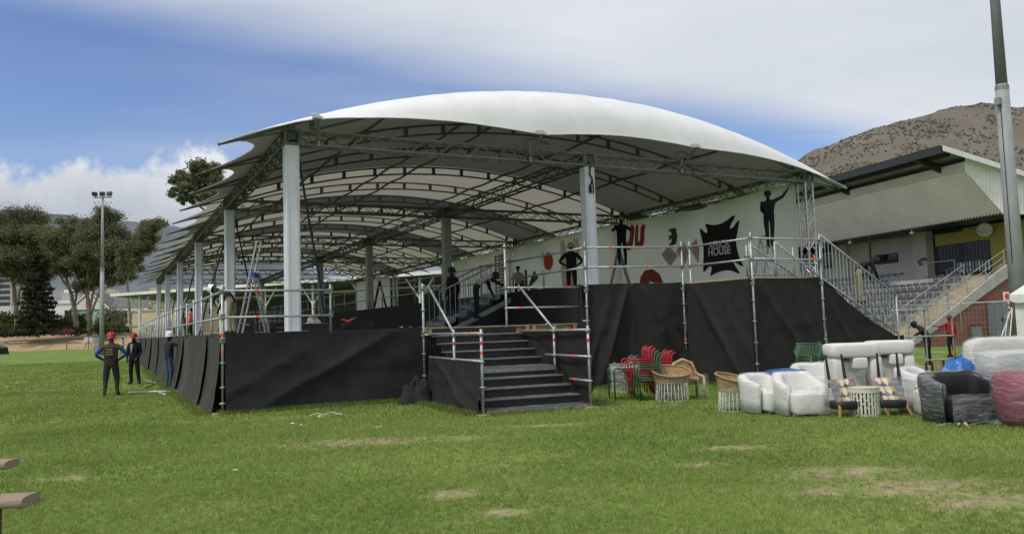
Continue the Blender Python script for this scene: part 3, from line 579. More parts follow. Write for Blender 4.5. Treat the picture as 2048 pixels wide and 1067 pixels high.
# ------------------------------------------------------------------ steel stair between the two platforms
ms = thing('steel_stair', 'grey steel stair with baluster rails between the two deck levels', 'staircase', (8.35, 21.3, ZD))
NS = 6; RS = (ZU-ZD)/NS; TR = 0.36
MB().bx(-0.1, 0.3, 0, 1.25, 0.0, 0.05).build('base_step', STEEL, ms)
for i in range(NS):
    x = 0.2+i*TR; m = MB(); m.bx(x, x+TR-0.02, 0.05, 1.2, RS*(i+1)-0.04, RS*(i+1)); m.bx(x, x+0.03, 0.05, 1.2, RS*(i+1)-0.09, RS*(i+1)-0.041); m.build('tread', STEEL, ms)
for yy in (0.0, 1.25):
    m = MB(); pts = [(0.2, 0)]; 
    for i in range(NS):
        x = 0.2+i*TR; m.box((x, yy, RS*(i+0.5)), (0.05, 0.05, RS)); m.box((x+TR/2, yy, RS*(i+1)+0.025), (TR, 0.05, 0.05))
    ang = math.atan2(RS, TR); ln = math.hypot(NS*TR, NS*RS); m.box((0.35+NS*TR/2, yy, RS*NS/2-0.14), (ln, 0.055, 0.14), 0, 0, 0, -ang); m.build('stringer', STEEL, ms)
    hr = MB(); hr.path([(0.1, yy, 1.0), (0.2+TR*(NS-1), yy, RS*(NS-1)+1.05), (0.2+TR*NS+0.25, yy, ZU-ZD+0.98)], 0.025, 8); hr.path([(0.15, yy, 0.16), (0.2+TR*NS, yy, RS*NS+0.12)], 0.015, 6); hr.build('handrail', STEEL, ms, True)
    for k in range(15):
        f = k/14; x = 0.12+f*(TR*NS+0.1); z0 = 0.14+f*(RS*NS); MB().tube((x, yy, z0), (x, yy, z0+0.86+0.04*f), 0.012, 6).build('baluster', STEEL, ms)
# ------------------------------------------------------------------ exit stair on the right
ex = thing('exit_stair', 'galvanised exit stair with baluster rail going down right of the platform', 'staircase', (Dd[0], Dd[1], 0))
for yy in (-0.06, 1.5):
    top_, bot = (0.06, RT+0.12), (2.72, 2.12); 
    hr = MB(); hr.tube((top_[0], yy, top_[1]), (bot[0], yy, bot[1]), 0.026, 8); hr.tube((top_[0], yy, top_[1]-1.1), (bot[0], yy, bot[1]-1.02), 0.02, 8); hr.tube((bot[0], yy, bot[1]), (bot[0], yy, 0.02), 0.026, 8); hr.tube((top_[0], yy, top_[1]), (top_[0], yy, top_[1]-1.1), 0.026, 8)
    hr.build('handrail', GALV, ex, True)
    for k in range(1, 21):
        f = k/21; x = top_[0]+(bot[0]-top_[0])*f; z = top_[1]+(bot[1]-top_[1])*f; MB().tube((x, yy, z-1.06), (x, yy, z), 0.013, 6).build('baluster', GALV, ex)
for i in range(14): MB().bx(0.1+i*0.2, 0.34+i*0.2, 0, 1.45, ZU-0.17*(i+1)-0.03, ZU-0.17*(i+1)).build('tread', STEEL, ex)
m = MB().tube((0.0, 2.3, 3.25), (2.4, 2.3, 3.15), 0.024, 8); m.tube((2.4, 2.3, 3.35), (2.4, 2.3, 1.6), 0.024, 8); m.tube((0, 2.3, 2.75), (2.0, 2.3, 2.72), 0.024, 8); r_ = m.build('side_rail', GALV, ex, True)
MB().tube((2.4, 2.3, 3.28), (2.4, 2.3, 3.40), 0.03, 8).build('marker_tape', ORANGE, r_)
# short inner stair rail seen behind the platform front
ir = thing('inner_stair_rail', 'short sloping baluster rail standing on the upper deck below the reaching worker', 'railing', (15.25, 16.1, ZU))
m = MB(); m.tube((0, 0, 1.0), (1.9, 0.1, 0.05), 0.024, 8); m.tube((0, 0, 0), (0, 0, 1.02), 0.024, 8); m.tube((0, 0, 0.06), (1.85, 0.1, 0.04), 0.016, 6); m.build('handrail', GALV, ir, True)
for k in range(1, 13): f = k/13; MB().tube((1.9*f, 0.1*f, 0.05), (1.9*f, 0.1*f, 1.0-0.95*f), 0.012, 6).build('baluster', GALV, ir)
gr = thing('guard_frame', 'double galvanised guard rail behind the platform corner below the banner', 'railing', (15.05, 16.0, ZU))
for z in (0.62, 0.18): 
    q = MB().tube((0, 0, z), (1.9, 0.3, z), 0.024, 8).build('guard_rail', GALV, gr, True); MB().tube((1.5, 0.237, z), (1.6, 0.253, z), 0.029, 8).build('marker_tape', ORANGE, q)
for x in (0, 0.12, 1.9): q = MB().tube((x, x*0.115, 0), (x, x*0.115, 0.95), 0.024, 8).build('post', GALV, gr, True); MB().box((x, x*0.115, 0.62), (0.09, 0.09, 0.09)).build('coupler', GREENM, q)

# ------------------------------------------------------------------ banner wall
bn = thing('banner', 'long white fabric banner with printed emblems hung under the right truss', 'banner', (19.4, 18.33, 0))
def btop(y):
    P_ = [(18.33, 5.80), (19.4, 5.93), (21.0, 5.78), (22.9, 5.68), (25.9, 5.80), (27.5, 5.84), (30, 5.84), (46.6, 5.84), (70, 5.84)]
    for (a, za), (b2, zb2) in zip(P_, P_[1:]):
        if y <= b2: return za+(zb2-za)*max(0, (y-a)/(b2-a))
    return 5.8
def bwave(y, z): return 0.012*math.sin(y*1.7+0.6*z)+0.035*fb(y*0.5, z*0.7, 2)+0.07*max(0, (z-5.0))*math.sin(y*2.2+z*5)
def bpanel(y0, y1):
    def fn(u, v):
        y = y0+(y1-y0)*u; zt = btop(y); z = zt+(2.63-zt)*v; return (19.4-bwave(y, z), y, z)
    return fn
edges = [18.33, 28.1, 38.2, 46.5]
for a, b_ in zip(edges, edges[1:]): m = MB(); m.grid(bpanel(a, b_-0.02), 40, 20); m.build('banner_panel', BANNER, bn, True, True)
m = MB(); m.grid(bpanel(58.9, 68.0), 20, 10); m.build('banner_panel', BANNER, bn, True, True)
CHAR = mat('print_charcoal', (0.022, 0.022, 0.025), 0.8); PRED = mat('print_red', (0.36, 0.07, 0.045), 0.8, 0, 0.25, 5); PGRN = mat('print_green', (0.045, 0.10, 0.07), 0.8)
PPNK = mat('print_pink', (0.64, 0.53, 0.50), 0.8, 0, 0.06, 4); PSUN = mat('print_sun', (0.48, 0.075, 0.04), 0.8); PPUR = mat('print_plum', (0.10, 0.05, 0.07), 0.8); PFADE = mat('print_faded', (0.68, 0.60, 0.54), 0.8)
def prnt(name, pts, mt, off=0.05, parent=bn, dense=False):
    m = MB(); P3 = [(19.4-off-bwave(y, z)*0.6, y, z) for y, z in pts]; me_pts = P3
    m.poly(me_pts, 0.004, (-1, 0, 0)); return m.build(name, mt, parent, world=True)
hide = [(22.48, 3.16), (22.31, 3.47), (22.42, 3.58), (22.74, 3.36), (22.83, 3.37), (22.71, 4.2), (22.83, 4.62), (22.91, 4.94), (22.83, 4.97), (22.57, 4.74), (22.48, 4.79), (22.5, 4.91), (22.61, 5.05), (22.52, 5.1), (22.19, 4.99), (21.78, 4.98), (21.43, 5.06), (21.14, 5.19), (21.02, 5.19), (21.02, 5.12), (21.27, 4.88), (21.31, 4.78), (21.22, 4.75), (21.08, 4.83), (20.9, 5.01), (20.82, 4.98), (20.93, 4.64), (21.07, 4.23), (20.96, 3.79), (20.75, 3.42), (20.8, 3.39), (21.12, 3.57), (21.23, 3.6), (21.18, 3.5), (20.93, 3.19), (20.98, 3.16), (21.33, 3.31), (21.67, 3.34), (22.14, 3.28)]
def chaikin(p, n=2):
    for _ in range(n): p = [q for a, b2 in zip(p, p[1:]+p[:1]) for q in ((a[0]*0.75+b2[0]*0.25, a[1]*0.75+b2[1]*0.25), (a[0]*0.25+b2[0]*0.75, a[1]*0.25+b2[1]*0.75))]
    return p
hd_ = prnt('hide_emblem', chaikin(hide, 2), CHAR); hd_['label'] = 'black animal-hide emblem with two-line white lettering'
def text(body, size, loc, parent, mt, name='lettering', rot=(PI/2, 0, -PI/2), sx=1.0, bold=0.0):
    cu_ = bpy.data.curves.new(name, 'FONT'); cu_.body = body; cu_.size = size; cu_.align_x = 'CENTER'; cu_.align_y = 'CENTER'; cu_.extrude = 0.002; cu_.offset = bold
    o = bpy.data.objects.new(name, cu_); COL.objects.link(o); dg = bpy.context.evaluated_depsgraph_get(); me = bpy.data.meshes.new_from_object(o.evaluated_get(dg)); bpy.data.objects.remove(o)
    me.materials.clear(); me.materials.append(mt); q = put(name, me, parent, loc, rot, (sx, 1, 1)); return q
text('AFRICA', 0.36, (-0.075, 21.89-18.33, 4.27), bn, WHITE, sx=0.86, bold=0.008); text('HOUSE', 0.38, (-0.075, 21.89-18.33, 4.02), bn, WHITE, sx=0.96, bold=0.012)
prnt('red_letter', chaikin([(27.28, 5.66), (26.93, 5.62), (27.05, 4.95), (27.15, 4.68), (27.35, 4.60), (27.62, 4.68), (27.60, 4.92), (27.40, 4.95), (27.30, 5.1)], 1), PRED)
prnt('red_letter', chaikin([(26.87, 5.62), (26.66, 5.60), (26.74, 5.0), (26.66, 4.85), (26.57, 5.0), (26.52, 5.58), (26.14, 5.54), (26.29, 5.2), (26.26, 5.01), (26.44, 4.62), (26.94, 4.65), (26.95, 5.09)], 1), PRED)
prnt('green_bird', [(24.73, 5.12), (24.55, 5.17), (24.25, 5.15), (24.23, 4.95), (24.17, 4.86), (24.26, 4.57), (24.46, 4.51), (24.74, 4.52), (24.56, 4.64), (24.51, 4.77), (24.76, 4.73), (24.65, 4.83), (24.76, 4.93), (24.63, 4.9), (24.5, 4.92), (24.56, 5.04)], PGRN)
for q in ([(25.22, 4.23), (24.74, 4.53), (24.22, 4.09), (24.73, 3.71)], [(24.34, 4.28), (23.92, 4.62), (23.56, 4.16), (23.85, 3.72)], [(23.55, 4.32), (23.14, 4.64), (22.98, 4.2), (23.08, 3.7)]):
    o = prnt('pink_diamond', q, PPNK, 0.03); cy = sum(a for a, _ in q)/4; cz = sum(b2 for _, b2 in q)/4; prnt('diamond_core', [(cy+(a-cy)*0.3, cz+(b2-cz)*0.3) for a, b2 in q], BANNER, 0.036, o)
prnt('red_arch', [(26.78, 2.9), (26.64, 3.45), (26.32, 3.70), (25.8, 3.70), (25.37, 3.50), (25.05, 2.9), (25.45, 2.9), (25.65, 3.12), (25.95, 3.22), (26.25, 3.12), (26.4, 2.9)], PRED)
sun_ = [];
for i in range(36): a = 2*PI*i/36; k_ = 1.0 if i % 2 else 0.82; sun_.append((34.21+0.55*k_*math.cos(a), 4.75+0.48*k_*math.sin(a)))
prnt('red_sun', sun_, PSUN)
for q in ([(36.73, 3.4), (36.69, 4.53), (36.43, 4.5), (36.42, 3.4)], [(37.11, 4.13), (36.75, 3.74), (36.75, 3.4), (37.04, 3.4)], [(36.03, 4.05), (35.65, 4.43), (35.26, 4.0), (36.16, 3.63), (36.39, 3.59)], [(36.16, 3.56), (35.36, 3.6), (35.37, 3.3), (36.38, 3.3)]): prnt('green_leaf', q, PGRN)
o = prnt('faded_figure', [(33.0, 5.6), (32.6, 5.6), (32.4, 5.0), (32.0, 5.0), (31.8, 5.6), (31.3, 5.6), (31.3, 4.8), (32.0, 3.3), (32.9, 3.3), (33.0, 4.2)], PFADE, 0.03)
for k in range(4): prnt('weave_bar', [(40.2-k*0.09-0.25*(k > 1), 3.2), (40.17-k*0.09-0.25*(k > 1), 5.6), (40.12-k*0.09-0.25*(k > 1), 5.6), (40.15-k*0.09-0.25*(k > 1), 3.2)], PPUR)
for k in range(14): z = 3.25+k*0.17; prnt('weave_rung', [(40.55-0.02*k, z), (40.55-0.02*k, z+0.06), (39.05, z+0.06), (39.05, z)], PPUR, 0.03)
for k in range(3): prnt('weave_bar', [(39.5-k*0.16, 3.2), (39.5-k*0.16, 5.6), (39.43-k*0.16, 5.6), (39.43-k*0.16, 3.2)], PPUR, 0.038)
# ------------------------------------------------------------------ grandstand on the right
GA = R(10.1)
gs = thing('grandstand', 'concrete grandstand with blue seats, yellow wall and sloping corrugated roof', 'grandstand', (38.87, 25.34, 0), -GA)
BRICK = bpy.data.materials.new('face_brick'); BRICK.use_nodes = True; t = BRICK.node_tree; b = t.nodes['Principled BSDF']; b.inputs['Roughness'].default_value = 0.85
tcn = N(t, 'ShaderNodeTexCoord'); mpn = N(t, 'ShaderNodeMapping'); mpn.inputs['Rotation'].default_value = (R(90), 0, 0); L(t, tcn.outputs['Object'], mpn.inputs[0])
br = N(t, 'ShaderNodeTexBrick', i_Scale=1.0); br.inputs['Color1'].default_value = (0.23, 0.075, 0.05, 1); br.inputs['Color2'].default_value = (0.17, 0.055, 0.04, 1); br.inputs['Mortar'].default_value = (0.20, 0.13, 0.10, 1)
br.inputs['Brick Width'].default_value = 0.23; br.inputs['Row Height'].default_value = 0.085; br.inputs['Mortar Size'].default_value = 0.008; L(t, mpn.outputs[0], br.inputs['Vector']); L(t, br.outputs[0], b.inputs['Base Color'])
CREAM = mat('cream_wall', (0.60, 0.57, 0.52), 0.85, 0, 0.08, 0.8); YELL = mat('mustard_wall', (0.42, 0.36, 0.09), 0.8, 0, 0.12, 0.8); SOFF = mat('corrugated_sheet', (0.80, 0.76, 0.77), 0.55, 0, 0.06, 0.6)
DARKW = mat('dark_opening', (0.015, 0.016, 0.018), 0.5); GLASS = mat('window_glass', (0.02, 0.025, 0.03), 0.12, 0, 0.1, 2, spec=0.6); CHARC = mat('charcoal_steel', (0.03, 0.032, 0.036), 0.5); BLUE = mat('seat_blue', (0.05, 0.06, 0.11), 0.45); STAIRC = mat('stair_concrete', (0.42, 0.36, 0.26), 0.85, 0, 0.2, 2)
LEN = 62
# terraces
for i in range(9):
    v0 = -4.6+i*0.74; z = 0.1+i*0.383; MB().bx(v0, 2.06, 1.9, LEN, z, z+0.383-0.003).build('terrace_step', CONC, gs)
MB().bx(2.06, 14, 0.02, LEN, 2.9, 3.546).build('concourse_slab', CONC, gs); MB().bx(2.08, 14, 0.04, LEN, 0.0, 2.89).build('under_wall', CONC, gs)
m = MB(); m.bx(-0.20, 0.20, -0.21, 0.19, 0.40, 0.44); m.box((0.16, -0.01, 0.47), (0.03, 0.38, 0.10), 0, 0, 0, 0.4); SEAT = m.mesh('seat_shell', BLUE)
m = MB(); m.tube((0.1, -0.15, 0), (-0.02, -0.15, 0.4), 0.02, 6); m.tube((0.1, 0.15, 0), (-0.02, 0.15, 0.4), 0.02, 6); m.tube((0.18, 0, 0.0), (0.18, 0, 0.5), 0.016, 6); SLEG = m.mesh('seat_leg', GALV)
for i in range(1, 9):
    nrow = 30 if i in (5, 6) else 26
    for k in range(nrow):
        if i == 7 and 4 <= k <= 9 or i == 8 and 3 <= k <= 8: continue
        s_ = put('seat', SEAT, gs, (-4.6+i*0.74+0.42, 2.3+k*0.52, 0.1+(i+1)*0.383)); put('seat_leg', SLEG, s_)
# end stair with flank wall
for i in range(18):
    v0 = -4.7+i*0.37; MB().bx(v0, 2.06, 0.18, 1.88, 0.0 if i == 0 else i*0.193+0.003, (i+1)*0.193).build('end_stair_step', STAIRC, gs)
MB().poly([(-4.5, 0.17, 0), (7, 0.17, 0), (7, 0.17, 3.5), (2.2, 0.17, 3.5), (-4.5, 0.17, 0.02)], 0.16, (0, -1, 0)).build('brick_flank', BRICK, gs)
MB().poly([(-4.75, 0.2, 0), (-4.3, 0.2, 0), (2.25, 0.2, 3.42), (2.25, 0.2, 3.98), (2.05, 0.2, 3.98)], 0.26, (0, -1, 0)).build('stair_stringer', CONC, gs)
for i in range(6):
    v = -4.3+i*1.25; z = 0.35+(v+4.3)*0.525; MB().tube((v, 0.05, z-0.1), (v, 0.05, z+1.05), 0.03, 8).build('rail_post', GALV, gs)
for k in (0.45, 0.72, 1.05): MB().tube((-4.4, 0.05, 0.3+k), (2.05, 0.05, 0.3+k+6.45*0.525), 0.02, 8).build('stair_rail', GALV, gs)
for i in range(5): v = -4.0+i*1.3; z = 0.5+(v+4.0)*0.52; MB().tube((v, 1.85, z), (v, 1.85, z+0.95), 0.025, 8).build('rail_post', GALV, gs)
MB().tube((-4.0, 1.85, 1.4), (1.3, 1.85, 1.4+5.3*0.52), 0.025, 8).build('stair_rail', GALV, gs)
# concourse walls
W0 = 6.0; ZC = 3.55; ZW = 8.2
MB().bx(W0, W0+0.3, 8.6, LEN, ZC, ZW).build('rear_wall', CREAM, gs)
MB().bx(W0-0.5, W0-0.005, 8.7, 9.8, ZC, ZW).build('wall_pier', CREAM, gs); MB().bx(W0-0.35, W0-0.005, 16.2, 17.6, ZC, ZW).build('wall_pier', CREAM, gs)
MB().bx(W0-0.05, W0+0.28, 6.6, 8.59, ZC, ZW).build('dark_recess', CHARC, gs); MB().bx(W0-0.09, W0-0.055, 7.0, 7.9, 4.6, 5.6).build('notice_board', BLACK, gs)
MB().bx(W0-0.3, W0+0.28, -0.5, 4.2, ZC, 6.55).build('yellow_wall', YELL, gs); MB().bx(W0-0.3, W0+0.28, 4.2, 8.15, 5.75, 6.45).build('yellow_lintel', YELL, gs); MB().bx(W0-0.3, W0+0.25, 4.2, 8.15, ZC, 3.82).build('yellow_sill', YELL, gs)
MB().bx(W0-0.1, W0+0.0, 4.22, 8.12, 3.83, 5.74).build('shopfront_glass', GLASS, gs)
for i in range(15): MB().bx(W0-0.2, W0-0.16, 4.3+i*0.26, 4.33+i*0.26, 3.83, 5.74).build('security_bar', CHARC, gs)
for i in range(11): MB().bx(W0-0.22, W0-0.205, 4.4+i*0.22, 4.52+i*0.22, 4.0, 4.6).build('paper_notice', COLG if i % 3 else WHITE, gs)
wn = MB().bx(W0-0.03, W0-0.005, 11.6, 13.6, 5.05, 5.7).build('window', CHARC, gs); MB().bx(W0-0.045, W0-0.032, 11.66, 12.6, 5.1, 5.65).build('pane', GLASS, wn); MB().box((W0-0.16, 13.1, 5.42), (0.03, 0.9, 0.5), 0, 0, 0, -0.5).build('open_sash', GLASS, wn)
MB().bx(W0-0.04, W0-0.005, 17.8, 22, 5.2, 7.0).build('window', GLASS, gs); MB().bx(W0-0.06, W0-0.045, 18.1, 19.2, 6.25, 6.33).build('light_strip', WHITE, gs)
MB().bx(W0, 14, -0.45, LEN, ZW-1.55, ZW-1.5).build('ceiling_void', CHARC, gs)
for u_ in (9.9, 19.0, 27): MB().tube((2.3, u_, ZC), (2.3, u_, 6.9), 0.07, 8).build('roof_post', CHARC, gs)
for z in (0.35, 0.65, 0.95): MB().tube((2.2, 7.5, ZC+z), (2.2, 21, ZC+z), 0.018, 6).build('concourse_rail', GALV, gs)
for k in range(10): MB().tube((2.2, 7.5+k*1.5, ZC), (2.2, 7.5+k*1.5, ZC+0.97), 0.022, 6).build('rail_post', GALV, gs)
m = MB(); m.path([(2.2, 3.4, ZC), (2.2, 3.4, ZC+0.95), (2.2, 5.6, ZC+0.95), (2.2, 5.6, ZC)], 0.025, 8); m.build('gate_rail', GALV, gs)
m = MB(); m.lathe([(0.0, -0.02), (0.22, -0.02), (0.22, 0.02), (0.0, 0.02)], 14, cap=False); o = m.build('round_sign', BLACK, gs); o.location = (2.15, 10.6, ZC+0.55); o.rotation_euler = (0, PI/2, 0)
for k, (uu, zz) in enumerate(((8.75, 5.0), (8.95, 5.02), (9.15, 4.98), (9.35, 4.9), (9.1, 4.75), (9.25, 4.73))):
    m = MB(); m.path([(W0-0.54, uu+0.08*math.cos(a*PI/5), zz+0.08*math.sin(a*PI/5)) for a in range(10)], 0.02, 5, closed=True); m.build('wall_ring', BLACK, gs)
# roof
E0, E1 = (-1.75, 9.85), (12.0, 6.7); sl = (E1[1]-E0[1])/(E1[0]-E0[0])
U0, U1 = -0.2, LEN+1
ROOFM = mat('roof_sheet', (0.30, 0.31, 0.32), 0.5, 0.2, 0.1, 0.5)
def rz_(v): return E0[1]+(v-E0[0])*sl
m = MB()
k = 0
while U0+k*0.25 < U1:
    u_ = U0+k*0.25; m.add([(E0[0]-0.08, u_, rz_(E0[0]-0.08)+0.05), (E0[0]-0.08, u_+0.12, rz_(E0[0]-0.08)+0.10), (E0[0]-0.08, u_+0.25, rz_(E0[0]-0.08)+0.05), (E1[0], u_, E1[1]+0.05), (E1[0], u_+0.12, E1[1]+0.10), (E1[0], u_+0.25, E1[1]+0.05)], [(0, 1, 4, 3), (1, 2, 5, 4)]); k += 1
m.build('roof_sheeting', ROOFM, gs)
MB().bx(E0[0]-0.05, E0[0]+0.02, U0, U1, E0[1]-0.30, E0[1]+0.03).build('eave_fascia', CHARC, gs); MB().bx(E0[0]+0.65, E0[0]+0.72, U0+0.2, U1, rz_(E0[0]+0.7)-0.26, rz_(E0[0]+0.7)-0.0).build('eave_beam', CHARC, gs)
for u_ in (1.6, 8.6, 15.6, 22.6): m = MB(); m.poly([(E0[0], u_, E0[1]-0.28), (E0[0], u_, E0[1]-0.08), (0.15, u_, rz_(0)-0.1), (0.15, u_, 8.85)], 0.14, (0, 1, 0)); m.build('roof_bracket', CHARC, gs)
MB().poly([(E0[0], U0-0.06, E0[1]-0.22), (E0[0], U0-0.06, E0[1]+0.05), (E1[0], U0-0.06, E1[1]+0.05), (E1[0], U0-0.06, E1[1]-0.22)], 0.06, (0, -1, 0)).build('gable_fascia', WHITE, gs)
F0 = (0.0, 8.78); F1 = (2.25, 6.62)
MB().poly([(-0.05, U0+0.5, F0[1]), (-0.05, U1, F0[1]), (-0.05, U1, rz_(0)-0.22), (-0.05, U0+0.3, rz_(0)-0.22)], 0.05, (1, 0, 0)).build('bulkhead', CREAM, gs)
m = MB(); k = 0; dv, dz = F1[0]-F0[0], F1[1]-F0[1]; ln = math.hypot(dv, dz); nx, nz_ = dz/ln, -dv/ln
ww = 0.2
while U0+0.45+k*ww < U1:
    u_ = U0+0.45+k*ww
    for (a, b2, h0, h1) in ((0, 0.10, 0, 0), (0.10, 0.125, 0, 0.05), (0.125, 0.175, 0.05, 0.05), (0.175, 0.2, 0.05, 0)):
        m.add([(F0[0]-nx*-h0, u_+a, F0[1]+nz_*h0), (F0[0]+nx*h1, u_+b2, F0[1]+nz_*h1), (F1[0]+nx*h1, u_+b2, F1[1]+nz_*h1), (F1[0]+nx*h0, u_+a, F1[1]+nz_*h0)], [(0, 1, 2, 3)])
    k += 1
m.build('soffit_sheeting', SOFF, gs)
MB().bx(2.2, 6.0, U0+0.45, U1, 6.75, 6.8).build('inner_ceiling', CHARC, gs); MB().bx(2.2, 2.42, U0+0.45, U1, 6.58, 6.74).build('lower_beam', CHARC, gs)
m = MB(); k = 0
while k*0.22 < 11:
    v = 0.02+k*0.22; zb = F0[1]+(F1[1]-F0[1])*min(1, v/2.25); zb2 = F0[1]+(F1[1]-F0[1])*min(1, (v+0.11)/2.25); zb3 = F0[1]+(F1[1]-F0[1])*min(1, (v+0.22)/2.25)
    m.add([(v, 0.25, zb), (v+0.11, 0.20, zb2), (v+0.22, 0.25, zb3), (v, 0.12, rz_(v)), (v+0.11, 0.06, rz_(v+0.11)), (v+0.22, 0.12, rz_(v+0.22))], [(0, 1, 4, 3), (1, 2, 5, 4)]); k += 1
m.build('gable_sheeting', SOFF, gs)
MB().path([(-0.02, 0.22, 8.8), (2.25, 0.22, 6.62), (11, 0.22, 6.6)], 0.05, 6).build('gable_trim', CREAM, gs)
for u_ in (6.5, 11.8, 14.5): o = MB().tube((2.4, u_, 6.6), (2.4, u_, 6.42), 0.03, 6).box((2.4, u_, 6.37), (0.14, 0.2, 0.1)).build('soffit_lamp', WHITE, gs)
# dish, cabinet, sign beside the stand
def gw(v, u_, z): return Vector((38.87, 25.34, 0))+Vector((math.cos(GA), -math.sin(GA), 0))*v+Vector((math.sin(GA), math.cos(GA), 0))*u_+Vector((0, 0, z))
dish = thing('satellite_dish', 'round off-white satellite dish on the yellow wall', 'dish', gw(W0-0.75, 4.1, 6.27), -GA)
m = MB(); m.lathe([(0.0, 0.0), (0.16, 0.01), (0.30, 0.05), (0.40, 0.10), (0.39, 0.11), (0.29, 0.065), (0.0, 0.02)], 24, cap=False); o = m.build('reflector', mat('dish_grey', (0.68, 0.67, 0.62), 0.5), dish, True); o.rotation_euler = (0, -PI/2, 0.75)
m = MB(); m.tube((0, 0, -0.25), (-0.45, 0, -0.1), 0.015, 6); m.box((-0.46, 0, -0.08), (0.1, 0.06, 0.06)); m.build('feed_arm', STEEL, dish); MB().tube((0.02, 0, 0), (0.4, 0, -0.15), 0.03, 8).build('wall_mount', STEEL, dish)
cab = thing('electrical_cabinet', 'grey two-door electrical cabinet against the red brick wall', 'cabinet', gw(0.95, -0.25, 0), -GA)
CABG = mat('cabinet_grey', (0.16, 0.18, 0.20), 0.5)
MB().bx(-0.42, 0.42, -0.2, 0.2, 0.35, 2.15).build('body', CABG, cab, auto=0.01)
for s in (-1, 1): d_ = MB().bx(s*0.21-0.19, s*0.21+0.19, -0.225, -0.205, 0.4, 2.1).build('door', CABG, cab); MB().bx(s*0.05-0.012, s*0.05+0.012, -0.25, -0.226, 1.1, 1.3).build('handle', BLACK, d_)
MB().bx(-0.38, 0.38, -0.17, 0.17, 0, 0.349).build('plinth', CONC, cab); MB().box((0.25, -0.229, 1.35), (0.14, 0.004, 0.14), ry=PI/4).build('warning_sticker', YELL, cab)
sg = thing('fire_sign', 'small white and red fire hose sign on the brick wall', 'sign', gw(1.85, -0.03, 2.15), -GA)
MB().box((0, 0, 0), (0.46, 0.03, 0.86)).build('plate', WHITE, sg); MB().lathe([(0.0, 0), (0.15, 0), (0.15, 0.012), (0, 0.012)], 18, cap=False).build('red_disc', REDTAG, sg); bpy.data.objects[-1] if False else None
for o in [x for x in bpy.data.objects if x.parent == sg and x.name.startswith('red_disc')]: o.location = (0, -0.017, 0.2); o.rotation_euler = (PI/2, 0, 0)
MB().poly([(-0.15, -0.017, -0.22), (0, -0.017, -0.06), (0, -0.017, -0.16), (0.15, -0.017, -0.16), (0.15, -0.017, -0.28), (0, -0.017, -0.28), (0, -0.017, -0.38)], 0.01, (0, -1, 0)).build('red_arrow', REDTAG, sg)
bin_ = thing('grey_drum', 'low dark grey meter box against the brick wall', 'box', gw(0.1-0.55, -0.2, 0), -GA)
MB().bx(-0.22, 0.22, -0.15, 0.1, 0.0, 0.95).build('body', CABG, bin_, auto=0.02); MB().bx(-0.24, 0.24, -0.17, 0.12, 0.951, 0.99).build('lid', BLACK, bin_)

# ------------------------------------------------------------------ floodlight pole (near right) and mast (far left)
p = on(2041, 650, 0); dirp = at(2037, 600, 27.0); base_ = Vector((dirp.x, dirp.y, 0))
fp = thing('light_pole', 'tall tapered galvanised light pole rising out of frame beside the grandstand', 'pole', base_)
m = MB(); m.lathe([(0.265, 0.0), (0.235, 5.0), (0.21, 9.2)], 12); m.build('lower_shaft', POLEM, fp, True)
m = MB(); m.lathe([(0.185, 9.0), (0.15, 13.0), (0.12, 18)], 12); m.build('upper_shaft', mat('pole_dark', (0.16, 0.165, 0.17), 0.6), fp, True); MB().lathe([(0.215, 9.15), (0.215, 9.3), (0.185, 9.35)], 12).build('joint_collar', STEEL, fp)
MB().bx(-0.36, -0.2, -0.08, 0.08, 8.6, 8.85).build('junction_box', STEEL, fp); MB().tube((-0.27, -0.05, 3.2), (-0.24, -0.05, 8.6), 0.012, 6).build('cable', BLACK, fp); MB().box((0, 0, 0.02), (0.8, 0.8, 0.04)).build('foot_plate', STEEL, fp)
q = at(203.5, 690, 84); mast = thing('floodlight_mast', 'slim grey floodlight mast with a crossbar of lamps at the far field edge', 'mast', (q.x, q.y, 0), AWAY)
m = MB(); m.lathe([(0.24, 0), (0.20, 8.9)], 10); m.build('lower_shaft', POLEM, mast, True); m = MB(); m.lathe([(0.17, 8.7), (0.11, 16.6)], 10); m.build('upper_shaft', POLEM, mast, True); MB().lathe([(0.215, 8.8), (0.215, 9.2)], 10).build('joint_collar', STEEL, mast)
MB().box((0, 0, 16.65), (1.9, 0.12, 0.12)).build('crossbar', STEEL, mast)
for x, rz2 in ((-0.8, 0.9), (0.0, 0.5), (0.75, 0.0)):
    m = MB(); m.box((x, -0.1, 17.0), (0.55, 0.22, 0.42), rz2, 0, -0.4); lamp_ = m.build('flood_lamp', BLACK, mast, auto=0.03); MB().tube((x, 0, 16.7), (x, -0.05, 16.95), 0.04, 6).build('bracket', STEEL, lamp_)
q = at(195.5, 690, 100); ub = thing('utility_box', 'grey upright utility box beside the floodlight mast', 'box', (q.x, q.y, 0.0), AWAY)
MB().bx(-0.32, 0.32, -0.25, 0.25, 0, 2.1).build('body', CABG, ub, auto=0.02); MB().bx(-0.27, 0.27, -0.28, -0.255, 0.2, 1.9).build('door', mat('cabinet_pale', (0.24, 0.26, 0.28), 0.5), ub); MB().box((0, 0, 2.13), (0.75, 0.6, 0.05)).build('cap', STEEL, ub)
q = at(176, 679, 146); sb = thing('notice_sign', 'small white notice sign on the earth bank fence', 'sign', (q.x, q.y, 0.9), AWAY)
MB().bx(-0.66, 0.66, -0.02, 0.02, 0.35, 1.2).build('plate', WHITE, sb)
for k in range(2):
    for j in range(3): MB().bx(-0.5+j*0.36, -0.25+j*0.36, -0.035, -0.022, 0.5+k*0.35, 0.68+k*0.35).build('printed_block', COLG, sb)
for s in (-0.5, 0.5): MB().tube((s, 0.03, -0.6), (s, 0.03, 1.2), 0.03, 6).build('post', STEEL, sb)
